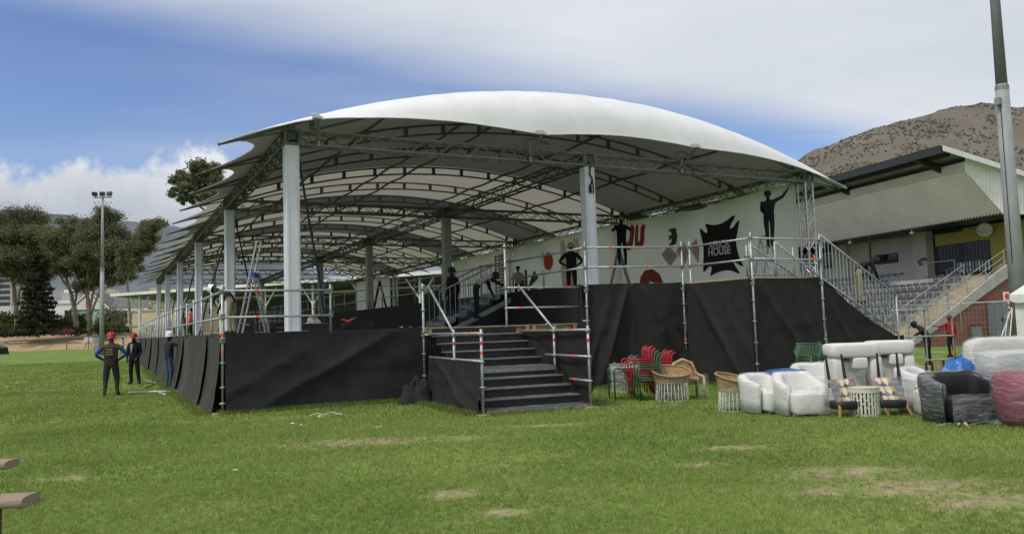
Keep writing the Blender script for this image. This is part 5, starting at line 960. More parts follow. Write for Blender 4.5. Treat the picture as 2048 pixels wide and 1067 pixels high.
m = MB(); m.grid(lambda u, v: (-.17+.34*u, -.155-.02*math.sin(PI*u), 1.02+.36*v), 8, 6); vs_ = m.build('vest', VEST, p1, True)
for z in (1.17, 1.24, 1.31): MB().bx(-.12, .06, -.19, -.182, z, z+.025).build('reflective_lettering', REFL, vs_)
p2 = person('worker in red hard hat and open black jacket facing the camera', on(268, 768), AWAY+PI-0.15, KB, KB, hat=HRED, baggy=1.12, pose={'elL': (-.26, -.02, 1.13), 'wrL': (-.2, .1, .93), 'haL': (-.16, .14, .88), 'elR': (.26, -.02, 1.13), 'wrR': (.22, .08, .92), 'haR': (.2, .1, .86), 'anL': (-.2, 0, .085), 'knL': (-.16, .03, .5), 'heL': (-.2, -.05, .04), 'toL': (-.26, .16, .035)})
m = MB(); m.add([(-.06, .16, 1.42), (.06, .16, 1.42), (0, .165, 1.08)], [(0, 1, 2)]); m.build('grey_tee', KGR, p2)
p3 = person('worker in white hard hat, black tee and jeans pinning the drape', on(338, 777), AWAY-0.75, KN, KJ, hat=HWHT, shortsleeve=True, pose={'elR': (.30, .22, 1.32), 'wrR': (.20, .38, 1.50), 'haR': (.17, .43, 1.55), 'elL': (-.26, .0, 1.14), 'wrL': (-.25, .08, .9), 'haL': (-.24, .1, .83), 'toL': (-.1, .18, .035)})
MB().lathe([(.05, .74), (.055, .8), (.05, .86)], 10, (-.25, .1, 0)).build('work_glove', BLACK, p3)
person('distant person in pale blue shirt and khaki trousers walking on the field', on(246, 707), AWAY+1.9, KSKY, KKH, hat=HAIR, hat_kind='hair', pose={'toL': (-.12, .3, .05), 'anL': (-.1, .18, .1), 'heL': (-.1, .14, .05), 'knL': (-.1, .14, .52), 'anR': (.1, -.22, .14), 'heR': (.1, -.27, .1), 'toR': (.1, -.08, .05)})
q = at(456, 600, 21.4); BEND = {'sp': (0, .12, 1.08), 'ch': (0, .3, 1.18), 'nk': (0, .42, 1.22), 'hb': (0, .5, 1.24), 'hm': (0, .57, 1.25), 'ht': (0, .63, 1.28), 'ns': (0, .60, 1.15), 'shL': (-.18, .36, 1.2), 'shR': (.18, .36, 1.2), 'elL': (-.24, .42, .92), 'elR': (.24, .42, .92), 'wrL': (-.2, .52, .72), 'wrR': (.2, .52, .72), 'haL': (-.19, .55, .65), 'haR': (.19, .55, .65)}
person('worker in white hard hat stooping on the lower deck behind the corner rail', (q.x+0.1, q.y, ZD), AWAY+1.35, KN, KKH, hat=HWHT, pose=BEND, height=1.72)
q = at(1141, 490, 27.5); person('silhouetted worker standing hands on hips on the upper deck', (q.x, q.y, ZU), AWAY+PI, KB, KB, hat=HGRY, pose=HIPS, baggy=1.1)
q = at(1036, 540, 37); person('person in grey tee on the upper deck near the green leaf print', (q.x, q.y, ZU), AWAY+PI, KGR, KB, hat=HAIR, hat_kind='cap', shortsleeve=True)
LAD1 = at(1243, 470, 29.5); F1z = ZU+1.12
person('worker standing on a stepladder beside the red lettering', (LAD1.x, LAD1.y, F1z), AWAY-0.1, KB, KB, hat=HGRY, hat_kind='cap', shortsleeve=True, pose={'elL': (-.33, .18, 1.3), 'wrL': (-.22, .36, 1.45), 'haL': (-.2, .4, 1.5), 'elR': (.33, .18, 1.3), 'wrR': (.22, .36, 1.45), 'haR': (.2, .4, 1.5)})
LAD2 = at(1538, 440, 24.4); F2z = ZU+1.16
person('silhouetted worker on a ladder reaching up to the tent truss', (LAD2.x, LAD2.y, F2z), AWAY-0.5, KB, KB, hat=HAIR, hat_kind='hair', height=1.72, pose={'elR': (.42, .12, 1.55), 'wrR': (.56, .2, 1.76), 'haR': (.60, .22, 1.82), 'elL': (-.22, .1, 1.16), 'wrL': (-.12, .22, 1.08), 'haL': (-.1, .25, 1.06), 'anL': (-.06, -.02, .085), 'anR': (.06, -.02, .085), 'knL': (-.08, .02, .5), 'knR': (.08, .02, .5), 'toL': (-.06, .17, .035), 'toR': (.08, .17, .035), 'heL': (-.06, -.06, .04), 'heR': (.06, -.06, .04)})
q = at(905, 560, 23.6); person('dark-clothed person standing behind the steel stair rail', (q.x, q.y, ZD), AWAY+0.9, KB, KB, hat=HAIR, hat_kind='hair')
q = at(952, 600, 22.9); person('person in grey and black bending over at the steel stair', (q.x, q.y, ZD+0.2), AWAY-1.4, KGR, KB, sleeve=KB, hat=HAIR, hat_kind='hair', pose=dict(BEND, wrR=(.22, .75, .95), elR=(.24, .55, 1.05), haR=(.22, .82, .93)))
q = at(1715, 560, 23.5); person('crouching person in black behind the exit stair rail', (q.x, q.y, 1.95), AWAY-1.5, KB, KKH, hat=HAIR, hat_kind='hair', pose=BEND)
q = at(1856, 690, 24); person('person in dark tee and navy cap looking down behind the furniture', (q.x, q.y, 0), AWAY+0.9, KN, KB, shortsleeve=True, hat=cloth('navy_cap', (0.012, 0.018, 0.05)), hat_kind='cap', pose={'sp': (0, .05, 1.05), 'ch': (0, .13, 1.2), 'nk': (0, .24, 1.29), 'shL': (-.18, .16, 1.24), 'shR': (.18, .16, 1.24), 'hm': (0, .35, 1.35), 'hb': (0, .31, 1.31), 'ht': (0, .38, 1.42), 'ns': (0, .42, 1.27), 'elL': (-.25, .1, 1.15), 'wrL': (-.15, .3, 1.05), 'haL': (-.12, .35, 1.02), 'elR': (.25, .1, 1.15), 'wrR': (.15, .3, 1.05), 'haR': (.12, .35, 1.02)}, height=1.66)
q = at(1903, 690, 29); person('person in red jacket and red cap beyond the mesh fence', (q.x, q.y, 0), AWAY+0.3, KRD, KB, hat=cloth('dull_red_cap', (0.16, 0.06, 0.06)), hat_kind='hair', pose={'elL': (-.42, .1, 1.3), 'wrL': (-.5, .25, 1.32), 'haL': (-.52, .3, 1.33)}, height=1.52)
for i, (x, d_) in enumerate(((367, 60), (384, 50))):
    q = at(x, 640, d_); person(('person in red top far along the left deck rail', 'nearer person in red top behind the left deck rail')[i], (q.x, q.y, ZD), AWAY+2.5*i, KRD, KB, hat=HAIR, hat_kind='hair')

# ------------------------------------------------------------------ ladders
def stepladder(label, loc, rz, h, mt=ALU, spread=0.55, wid=0.5, lean=0.0, group=None):
    t_ = thing('stepladder', label, 'ladder', loc, rz); n = int(h/0.28)
    for sy, nm in ((-1, 'front_frame'), (1, 'rear_frame')):
        m = MB()
        for sx in (-1, 1): m.box((sx*(wid/2+wid*.17)*0.5+sx*wid*.12, sy*spread/2, h/2), (0.03, 0.06, math.hypot(h, spread)), 0, 0, math.atan2(spread, h)*sy)
        o = m.build(nm, mt, t_)
        for k in range(1, n): f = k/n; MB().box((0, sy*spread*(1-f), h*f), (wid*(0.86), 0.07 if sy < 0 else 0.03, 0.025)).build('rung', mt, o)
    MB().box((0, 0, h+0.02), (wid*0.8, 0.16, 0.04)).build('top_cap', mt, t_)
    return t_
stepladder('grey stepladder under the worker by the red lettering', (LAD1.x+0.05*sh, LAD1.y+0.28*ch, ZU), AWAY+PI/2, 1.75, STEEL, 0.45, 0.45)
stepladder('aluminium stepladder under the reaching worker', (LAD2.x, LAD2.y+0.2, ZU), AWAY+0.5, 1.5, ALU, 0.4, 0.42)
q = at(760, 600, 44); stepladder('small stepladder at the far white banner', (q.x, q.y, ZU), AWAY+PI/2, 1.7, BLACK, 0.4, 0.4)
# tall extension ladder set up as an A-frame
qa, qb, qt, qr = at(480, 665, 22.2), at(535, 665, 22.8), at(510, 550, 22.5), at(518, 483, 22.3)
al = thing('extension_ladder', 'tall aluminium A-frame extension ladder standing on the lower deck', 'ladder', (qa.x, qa.y, ZD))
def ladder_leg(a, b2, nm, wid):
    a, b2 = Vector(a), Vector(b2); d = b2-a; sd_ = Vector((sh, ch, 0))*wid/2; o = MB()
    for s in (-1, 1): o.tube(a+sd_*s, b2+sd_*s, 0.03, 6)
    o = o.build(nm, ALU, al, world=True); k = int(d.length/0.28)
    for i in range(1, k): p = a+d*i/k; MB().tube(p-sd_, p+sd_, 0.018, 6).build('rung', ALU, o, world=True)
    return o
a0 = Vector((qa.x, qa.y, ZD+.01)); b0 = Vector((qb.x, qb.y, ZD+.01)); tp_ = Vector((qt.x, qt.y, qt.z)); ladder_leg(a0, Vector((qr.x, qr.y, qr.z)), 'climbing_side', 0.38); ladder_leg(b0, tp_, 'support_side', 0.36)
MB().box(tp_, (0.12, 0.42, 0.12), AWAY).build('hinge', mat('blue_plastic', (0.03, 0.10, 0.35), 0.5), al, world=True)

# ------------------------------------------------------------------ furniture on the lawn
CF = AWAY                                                  # local frame: +x right, +y away from the camera
def rbox(w_, d_, h_, r_=0.08, z0=0, seg=5, puff=0.02, seed=0):
    m = MB()
    def sup(c, s_, e): return math.copysign(abs(c)**e, c)*s_
    n, k = 28, 12; e = 0.35; vs = []; fs = []
    for j in range(k+1):
        b2 = -PI/2+PI*j/k; cz = sup(math.sin(b2), h_/2, 0.3); rr = abs(math.cos(b2))**0.3 if abs(math.cos(b2)) > 1e-6 else 0
        for i in range(n):
            a = 2*PI*i/n; x = sup(math.cos(a), w_/2, e)*rr; y = sup(math.sin(a), d_/2, e)*rr; q = 1+puff*fb(x*5+seed, y*5, cz*5+seed, 3); vs.append((x*q, y*q, z0+h_/2+cz*q if j else z0))
    fs = [(j*n+i, j*n+(i+1) % n, (j+1)*n+(i+1) % n, (j+1)*n+i) for j in range(k) for i in range(n)]
    return m.add(vs, fs)
WRAP = mat('white_upholstery', (0.64, 0.63, 0.60), 0.6, 0, 0.05, 5, 0.12, 6, stretch=(1, 1, 3)); WRAP2 = mat('cream_upholstery', (0.55, 0.52, 0.47), 0.7, 0, 0.07, 5, 0.12, 6, stretch=(1, 1, 3)); BLKL = mat('black_leather', (0.016, 0.017, 0.02), 0.4, 0, 0.2, 8, 0.3, 20); BURG = mat('burgundy_velvet', (0.20, 0.022, 0.055), 0.6, 0, 0.2, 6, 0.3, 20); GREYU = mat('grey_upholstery', (0.42, 0.43, 0.43), 0.5, 0, 0.08, 4, 0.35, 9, stretch=(1, 1, 6))
def tub_wall(w_, d_, hb_, hf, th, z0=0.0, n=40, seat=0.40, seed=0, flare=0.04):
    # U-shaped wall: back at +y, open at -y
    m = MB(); P_ = []
    for i in range(n+1):
        a = -0.16*PI+1.32*PI*i/n; c_, s_ = math.cos(a), math.sin(a); x = math.copysign(abs(c_)**0.7, c_)*w_/2; y = math.copysign(abs(s_)**0.7, s_)*d_/2
        f = max(0, min(1, (s_+0.45)/1.3)); h_ = hf+(hb_-hf)*f*f*(3-2*f); P_.append((x, y, h_, c_, s_))
    K = 12; vs = []; fs = []
    for (x, y, h_, c_, s_) in P_:
        nx_, ny_ = x/(w_/2)**2, y/(d_/2)**2; l_ = math.hypot(nx_, ny_); nx_, ny_ = nx_/l_, ny_/l_
        prof = [(0, z0), (0.0, z0+(h_-z0)*.4), (flare*.7, z0+(h_-z0)*.8), (flare*.6, h_-th*.3), (0, h_-th*.06), (-th*.5, h_), (-th, h_-th*.12), (-th*1.15, h_-th*.5), (-th*1.1, z0+(h_-z0)*.5), (-th*1.1, z0), (-th*.5, z0), (-th*.1, z0)]
        for (o, z) in prof: q = 1+0.02*fb(x*4+seed, y*4, z*4, 3); vs.append(((x+nx_*o)*q, (y+ny_*o)*q, max(z0, z*(2-q))))
    for i in range(n):
        for k in range(K): fs.append((i*K+k, i*K+(k+1) % K, (i+1)*K+(k+1) % K, (i+1)*K+k))
    fs += [tuple(range(K)), tuple(n*K+k for k in range(K))[::-1]]; return m.add(vs, fs)
def shell(objs_fn, sc=1.03): m = objs_fn(); c = np.mean(np.array(m.v), axis=0); m.v = [tuple((np.array(v)-c)*sc+c+np.array([0, 0, 0.004])+0.012*np.array([fb(v[0]*9, v[1]*9, v[2]*9), fb(v[1]*9, v[2]*9, 2), 0])) for v in m.v]; m.v = [(v[0], v[1], max(0.005, v[2])) for v in m.v]; return m
def tub_chair(label, loc, rz, w_, d_, hb_, hf, mt, wrapm=FILM, group=None, seatz=0.40, th=0.13, seed=0, cat='armchair', name='tub_chair'):
    t_ = thing(name, label, cat, loc, rz, group); tub_wall(w_, d_, hb_, hf, th, 0.03, seed=seed).build('shell', mt, t_, True)
    m = rbox(w_-th*1.6, d_*0.94, seatz-0.04, z0=0.04, seed=seed); m.v = [(v[0], v[1]-d_*0.05, v[2]) for v in m.v]; m.build('seat_cushion', mt, t_, True)
    MB().lathe([(w_*0.36, 0.0), (w_*0.38, 0.03)], 20, sy=d_/w_).build('plinth', BLACK, t_)
    shell(lambda: tub_wall(w_, d_, hb_, hf, th, 0.03, seed=seed+3)).build('plastic_wrap', wrapm, t_, True)
    m = MB(); m.grid(lambda u, v: (-w_*.47+w_*.94*u, -d_*.5-0.03-0.02*fb(u*6, v*4, seed), 0.05+v*(seatz+0.02)), 14, 8); m.build('wrap_front', wrapm, t_, True); return t_
tub_chair('white wrapped tub armchair nearest the wicker chair', on(1532, 824), CF+0.5, 0.74, 0.72, 0.66, 0.52, WRAP, FILMW, seed=1)
tub_chair('white wrapped tub armchair in front with its low seat showing', on(1603, 829), CF+0.15, 0.76, 0.74, 0.70, 0.50, WRAP, FILMW, seed=5)
q = on(1640, 806); tub_chair('round white wrapped tub chair behind the two armchairs', q, CF-0.2, 0.92, 0.8, 0.74, 0.66, WRAP, FILMW, seed=9, seatz=.5)
tub_chair('white wrapped tub chair behind the right patterned lounge chair', on(1848, 822), CF+0.7, 0.74, 0.72, 0.72, 0.6, WRAP, FILMW, seed=11)
tub_chair('wide black tub sofa under loose clear plastic', on(1930, 842), CF+0.12, 1.10, 0.9, 0.72, 0.58, BLKL, FILMB, seed=13, th=0.16, seatz=.38, cat='sofa', name='tub_sofa')
m = MB(); o = None
tl = thing('wrap_tail', 'pale strip of torn plastic trailing on the grass before the black sofa', 'plastic', on(1925, 853), CF); m = MB(); m.grid(lambda u, v: (-.35+.95*u, .02*math.sin(9*u)+.07*v, .02+.03*abs(math.sin(7*u))+.4*max(0, u-.75)**1.2*v), 20, 3); m.build('strip', FILMW, tl, True); MB().grid(lambda u, v: (-.1+.16*u, -.08+.1*v, .03+.04*math.sin(5*u+3*v)), 5, 4).build('knot', PINE, tl)
bo = thing('burgundy_ottoman', 'burgundy drum ottoman wrapped in plastic at the right edge', 'ottoman', on(2058, 850), CF); m = MB(); m.lathe([(0.30, 0.02), (0.38, 0.12), (0.43, 0.4), (0.42, 0.66), (0.36, 0.74), (0.0, 0.75)], 26); m.build('body', BURG, bo, True); m = MB(); m.lathe([(0.33, 0.01), (0.40, 0.12), (0.45, 0.4), (0.44, 0.67), (0.37, 0.76), (0.0, 0.77)], 26); m.build('plastic_wrap', FILM, bo, True)
def slab(label, loc, rz, w_, d_, h_, mt, wm=FILMW, seed=0, cat='sofa', name='wrapped_sofa', ry=0):
    t_ = thing(name, label, cat, loc, rz); rbox(w_, d_, h_, seed=seed).build('body', mt, t_, True); m = shell(lambda: rbox(w_, d_, h_, seed=seed+2), 1.02); m.v = [(v[0], v[1], v[2]) for v in m.v]; m.build('plastic_wrap', wm, t_, True)
    for s in (-1, 1): m = MB(); m.grid(lambda u, v: (-w_/2+w_*u, s*0+(-d_/2-0.03)-.01*fb(u*8, v, seed+s), h_*(.25+.35*(s > 0))+v*h_*.2), 16, 2); m.build('wrap_band', FILM, t_, True)
    return t_
q = at(2074, 735, 12.5); z_ = 0.5; slab('long grey wrapped sofa raised behind the black tub sofa and ottoman', (q.x, q.y, z_), CF+0.05, 1.75, 0.6, 0.50, GREYU, seed=3)
q = at(2022, 705, 13.6); slab('pale wrapped sofa back standing behind the grey sofa', (q.x, q.y, 0.0), CF, 1.55, 0.35, 1.17, WRAP2, seed=7)
q = at(1918, 765, 12.9); b1 = thing('blue_bundle', 'bright blue plastic bag draped over stacked furniture', 'plastic', (q.x, q.y, 0.45), CF); m = MB(); m.grid(lambda u, v: ((.04+.34*v)*math.cos(2*PI*u)*(1.1+.4*fb(math.cos(6.28*u)*1.5, v*2, 3)), .25*v*math.sin(2*PI*u), .42-.36*v**1.2+.10*math.cos(2*PI*u)*v+.13*fb(math.cos(6.28*u)*2.5, math.sin(6.28*u)*2.5, v*4)), 30, 12); m.build('bag', mat('blue_plastic_bag', (0.03, 0.14, 0.38), 0.3, 0, 0.25, 6, 0.7, 9), b1, True); rbox(.5, .4, .3, z0=-.45+.2, seed=1).build('cushion', WRAP2, b1, True)
q = at(1895, 800, 12.6); slab('low pale cushion block under the blue bag', (q.x, q.y, 0.0), CF, 0.9, 0.6, 0.42, WRAP2, seed=17, cat='cushion', name='wrapped_cushion')
q = at(1572, 760, 15.0); bb_ = thing('blue_beanbag', 'royal blue rounded seat just showing behind the white tub chairs', 'beanbag', (q.x, q.y, 0), CF); m = MB(); m.lathe([(0.40, 0.02), (0.48, 0.2), (0.45, 0.5), (0.30, 0.64), (0.0, 0.68)], 24, sx=1.15); m.build('body', mat('royal_blue', (0.025, 0.07, 0.22), 0.5, 0, 0.2, 6, 0.4), bb_, True); MB().path([(.5*math.cos(a/8*PI), .4*math.sin(a/8*PI), .5) for a in range(16)], .015, 5, closed=True).build('piping', BLACK, bb_)
def upended(label, loc, rz, w_, h_, seed):
    t_ = thing('upended_armchair', label, 'armchair', loc, rz); m = rbox(w_, .5, .26, z0=h_-.26, seed=seed); m.build('seat_base', WRAP, t_, True)
    for s in (-1, 1): m = rbox(.2, .45, h_-.24, z0=0, seed=seed+s); m.v = [(v[0]+s*(w_/2-.12), v[1], v[2]) for v in m.v]; m.build('arm', WRAP, t_, True)
    m = rbox(w_*.5, .3, h_-.3, z0=0, seed=seed+4); m.v = [(v[0], v[1]+.05, v[2]) for v in m.v]; m.build('backrest', WRAP2, t_, True); m = rbox(w_*.3, .2, .2, z0=h_-.45, seed=seed+8); m.v = [(v[0]+.05, v[1]-.15, v[2]) for v in m.v]; m.build('cushion', WRAP, t_, True)
    for k in range(2): m = MB(); m.grid(lambda u, v: (-w_*.5+w_*u, -.27-.02*fb(u*7, v*5, seed+k), (.55-.2*k)*h_+v*.18*h_-.1*u*(1-2*k)), 14, 4); m.build('wrap_band', FILM, t_, True)
q = at(1706, 765, 14.2); upended('upended white wrapped armchair beside the green chair stack', (q.x, q.y, 0), CF+.05, 0.90, 1.13, 3)
q = at(1782, 765, 15.0); upended('second upended white wrapped armchair farther right', (q.x, q.y, 0), CF-.1, 0.82, 1.13, 23)
# patterned lounge chairs
PAL = [mat('weave_grey', (0.10, 0.12, 0.13), 0.85), mat('weave_mustard', (0.42, 0.26, 0.05), 0.85), mat('weave_cream', (0.55, 0.49, 0.42), 0.85), mat('weave_rust', (0.26, 0.07, 0.05), 0.85)]; OAK = mat('oak_leg', (0.28, 0.16, 0.07), 0.6, 0, 0.25, 8, stretch=(1, 1, 0.2))
def lounge(label, loc, rz, mir):
    t_ = thing('patterned_lounge_chair', label, 'chair', loc, rz); w_, l_ = 0.44, 0.44; tilt = R(52); c0 = Vector((0, -.12, .24)); ax_ = Vector((0, math.cos(tilt), math.sin(tilt))); nn = Vector((0, -math.sin(tilt), math.cos(tilt)))
    def pt(u, v, o=0): return c0+Vector((mir*(u-.5)*w_+mir*.07*v, 0, 0))+ax_*v*l_+nn*o
    MB().add([pt(0, 0, -.05), pt(1, 0, -.05), pt(1, 1, -.05), pt(0, 1, -.05), pt(0, 0, 0), pt(1, 0, 0), pt(1, 1, 0), pt(0, 1, 0)], [(0, 1, 2, 3), (4, 5, 6, 7), (0, 1, 5, 4), (1, 2, 6, 5), (2, 3, 7, 6), (3, 0, 4, 7)]).build('panel', PAL[0], t_)
    for (ua, ub, c) in ((.03, .24, 0), (.24, .36, 1), (.36, .53, 2), (.53, .61, 1), (.61, .76, 2), (.76, .90, 3), (.90, .98, 0)): MB().add([pt(ua, .02, .004), pt(ub, .02, .004), pt(ub, .98, .004), pt(ua, .98, .004)], [(0, 1, 2, 3)]).build('weave_stripe', PAL[c], t_)
    for k in range(6):
        uu = (.30, .56, .74)[k % 3]; vv = .22+.40*(k//3); m = MB()
        for (a, b2, hh) in ((.12, .0, .05), (.09, .05, .05), (.05, .10, .05), (.025, .15, .05)): m.add([pt(uu-a, vv+b2, .008), pt(uu+a, vv+b2, .008), pt(uu+a, vv+b2+hh, .008), pt(uu-a, vv+b2+hh, .008)], [(0, 1, 2, 3)])
        m.build('stepped_motif', PAL[0] if k % 2 else BLACK, t_)
    for s in (-1, 1):
        MB().path([(mir*s*.17, -.1, .27), (mir*s*.17-mir*.10, -.22, .01)], [.03, .022], 8).build('front_leg', OAK if s*mir < 0 or True else BLACK, t_); MB().path([(mir*s*.15+.05, .22, .45), (mir*s*.15+.05, .30, .98)], [.03, .016], 8).build('upturned_leg', BLACK, t_)
    rbox(.46, .4, .14, z0=.12, seed=4).build('seat_base', BLKL, t_, True); m = MB(); m.grid(lambda u, v: (-.24+.48*u, -.17+.3*v-.01*fb(u*6, v*6, 2), .18+.42*v), 8, 6); m.build('plastic_wrap', FILM, t_, True)
q = at(1692, 830, 12.9); lounge('patterned woven lounge chair left of the slotted side table', (q.x, q.y, 0), CF+.25, 1)
q = at(1782, 830, 12.9); lounge('patterned woven lounge chair right of the slotted side table', (q.x, q.y, 0), CF-.25, -1)
st_ = thing('slotted_side_table', 'white drum side table with slotted sides between the patterned chairs', 'side table', on(1730, 831), CF); IVORY = mat('ivory_paint', (0.56, 0.57, 0.47), 0.5, 0, 0.12, 6)
MB().lathe([(.0, .445), (.235, .445), (.24, .455), (.235, .465), (0, .465)], 32, cap=False).build('top', mat('wrapped_top', (0.52, 0.47, 0.38), 0.4), st_, True); MB().lathe([(.235, .38), (.24, .38), (.24, .444), (.235, .444)], 32, cap=False).build('rim', IVORY, st_); MB().lathe([(.225, .0), (.23, .0), (.23, .045), (.225, .045)], 32, cap=False).build('rim', IVORY, st_)
for k in range(26): a = 2*PI*k/26; MB().box((.229*math.cos(a), .229*math.sin(a), .21), (.012, .030, .34), a).build('slat', IVORY, st_)
m = MB()
for z, o in ((.15, 0), (.21, 1), (.27, 0), (.33, 1)):
    for k in range(13): a = 2*PI*(2*k+o+.5)/26; m.box((.229*math.cos(a), .229*math.sin(a), z), (.012, .04, .02), a)
m.build('cross_tie', IVORY, st_)
# wicker tub seats on white wire bases
WICK = mat('wicker', (0.36, 0.24, 0.12), 0.75, 0, 0.4, 40, 0.8, 80); WIREW = mat('white_wire', (0.66, 0.66, 0.62), 0.45)
def wicker(label, loc, rz, s=1.0, wrapm=FILM):
    t_ = thing('wicker_chair', label, 'chair', loc, rz); R1, R0 = .30*s, .27*s
    m = MB()
    def fn(u, v): a = 2*PI*u; f = .5+.5*math.sin(a); h_ = (.50+.20*f)*s; zb = .36*s; r_ = (R1+.06*s*v)*(1+.02*math.sin(40*a)); return (r_*math.cos(a)*1.08, r_*math.sin(a), zb+(h_-zb)*v)
    m.grid(fn, 48, 6); m.lathe([(0, .38*s), (R1*.98, .385*s)], 24, cap=False); m.build('wicker_bowl', WICK, t_, True)
    m = MB(); m.path([fn(i/48, 1) for i in range(48)], .018*s, 6, closed=True); m.build('rim', WICK, t_, True)
    for k in range(14):
        a = 2*PI*k/14; pts = []
        for (da, z) in ((-.09, .42), (-.13, .06), (-.06, .012), (.06, .012), (.13, .06), (.09, .42)):
            r_ = (R1 if z > .3 else R0*1.22); pts.append((r_*math.cos(a+da), r_*math.sin(a+da), z*s))
        MB().path(pts, .006*s, 5).build('wire_loop', WIREW, t_, True)
    MB().path([(R0*1.22*math.cos(2*PI*i/30), R0*1.22*math.sin(2*PI*i/30), .01) for i in range(30)], .007, 5, closed=True).build('base_ring', WIREW, t_)
    m = MB(); m.grid(lambda u, v: ((R1*1.16)*math.cos(2*PI*u)*(1+.03*fb(u*9, v*5, s)), R1*1.12*math.sin(2*PI*u), (.06+.50*v)*s), 32, 8); m.build('plastic_wrap', wrapm, t_, True); return t_
wicker('wrapped wicker chair on white wire base beside the red and green chairs', on(1345, 800), CF+0.1); wicker('wrapped wicker chair on white wire base left of the tub armchairs', on(1474, 820), CF+1.0, 0.95)
q = at(1373, 770, 16.8); rc = thing('rattan_armchair', 'round-backed rattan armchair behind the wire-based wicker chair', 'chair', (q.x, q.y, 0), CF+.2); CANE = mat('cane', (0.42, 0.29, 0.14), 0.6, 0, 0.3, 12)
m = MB(); m.path([(-.28, .1, 0), (-.28, .12, .5), (-.2, .15, .72), (0, .17, .8), (.2, .15, .72), (.28, .12, .5), (.28, .1, 0)], .035, 8); m.build('back_hoop', CANE, rc, True)
for s in (-1, 1): MB().path([(s*.27, -.3, 0), (s*.27, -.28, .45), (s*.28, .1, .5)], .03, 8).build('arm_leg', CANE, rc, True)
rbox(.5, .45, .08, z0=.36).build('seat', WICK, rc, True); MB().grid(lambda u, v: (-.24+.48*u, .13+.02*v, .42+.34*v*(1-(2*u-1)**2*.5)), 8, 6).build('backrest', WICK, rc, True); m = MB(); m.grid(lambda u, v: (.1+.25*u, -.32+.02*fb(u*9, v*9, 1), .02+.5*v), 6, 8); m.build('plastic_wrap', FILM, rc, True)
# stacking tube chairs: every chair of a stack is a chair
REDP = mat('red_powdercoat', (0.36, 0.025, 0.035), 0.4, 0, 0.1, 5); GRNP = mat('green_powdercoat', (0.06, 0.12, 0.065), 0.45, 0, 0.12, 5)
def tube_chair_meshes(mt):
    # side profile along x (front at -x, back at +x), arms included
    out = {}; m = MB()
    for s in (-1, 1): m.path([(-.24, s*.26, 0), (-.25, s*.26, .60), (-.235, s*.26, .645), (-.19, s*.26, .665), (.20, s*.26, .655)], .017, 7)
    m.path([(-.245, -.26, .30), (-.245, .26, .30)], .012, 6); out['arm_frame'] = m.mesh('arm_frame', mt, True)
    m = MB()
    for s in (-1, 1): m.path([(.34, s*.25, 0), (.26, s*.25, .42), (.20, s*.25, .66), (.20, s*.25, .83), (.24, s*.25, .90), (.30, s*.25, .92)], .018, 7)
    out['back_leg'] = m.mesh('back_leg', mt, True)
    m = MB(); m.path([(-.25, -.24, .43), (-.25, .24, .43)], .015, 6)
    for s in (-1, 1): m.path([(-.25, s*.25, .43), (.26, s*.25, .42)], .015, 6)
    out['seat_frame'] = m.mesh('seat_frame', mt, True)
    m = MB()
    for k in range(7): y = -.21+k*.07; m.box((0.0, y, .447), (.48, .045, .012))
    out['seat_slats'] = m.mesh('seat_slats', mt)
    m = MB()
    for k in range(7): y = -.21+k*.07; m.path([(.21, y, .55), (.195, y, .70), (.20, y, .84), (.24, y, .905)], .011, 5)
    m.tube((.24, -.25, .905), (.24, .25, .905), .014, 6); m.tube((.215, -.25, .56), (.215, .25, .56), .014, 6); out['backrest'] = m.mesh('backrest', mt, True); return out
CM = {'red': tube_chair_meshes(REDP), 'green': tube_chair_meshes(GRNP)}
def tube_chair(label, loc, rz, col, group):
    t_ = thing('stacking_chair', label, 'chair', loc, rz, group)
    for k, me in CM[col].items(): put(k, me, t_)
    return t_
b0_ = on(1278, 800); GR = 'red and green stacking chairs'; rzs = CF+0.12; ax_ = Vector((math.cos(rzs), math.sin(rzs), 0))
for i, (c, lb) in enumerate((('green', 'lowest green tube chair of the left stack, nearest the wicker chair'), ('green', 'second green tube chair up in the left stack'), ('green', 'third and topmost green tube chair in the left stack'), ('red', 'lower red tube chair on the left stack'), ('red', 'topmost red tube chair of the left stack'))):
    tube_chair(lb, b0_+ax_*(.20-i*.055)+Vector((0, 0, i*.048)), rzs, c, GR)
b2_ = on(1322, 792)+Vector((sh, ch, 0))*.65
for i, lb in enumerate(('lower red tube chair behind the wicker chair', 'upper red tube chair behind the wicker chair')): tube_chair(lb, b2_+ax_*(.12-i*.055)+Vector((0, 0, i*.048)), rzs, 'red', GR)
tube_chair('green tube chair under plastic at the back of the left stack', b0_-ax_*.28+Vector((sh, ch, 0))*.35, rzs, 'green', GR)
wb_ = thing('plastic_bundle', 'crumpled clear plastic on the back chairs of the left stack', 'plastic', b0_-ax_*.2+Vector((sh, ch, 0))*.35, CF); m = MB(); m.grid(lambda u, v: (-.36+.62*u, .28*math.cos(3.14*v)-.02, .15+.62*math.sin(3.14*v)**.5+.22*max(0, u-.55)+.05*fb(u*7, v*7, 3)), 18, 14); m.build('sheet', FILMW, wb_, True)
q = at(1628, 740, 16.2)
for i in range(4): tube_chair(['lowest', 'second', 'third', 'topmost'][i]+' green slatted chair of the stack beside the upended armchair', (q.x+.03*i, q.y, i*.055), CF+PI/2+.2, 'green', 'green slatted chairs stacked by the exit drape')
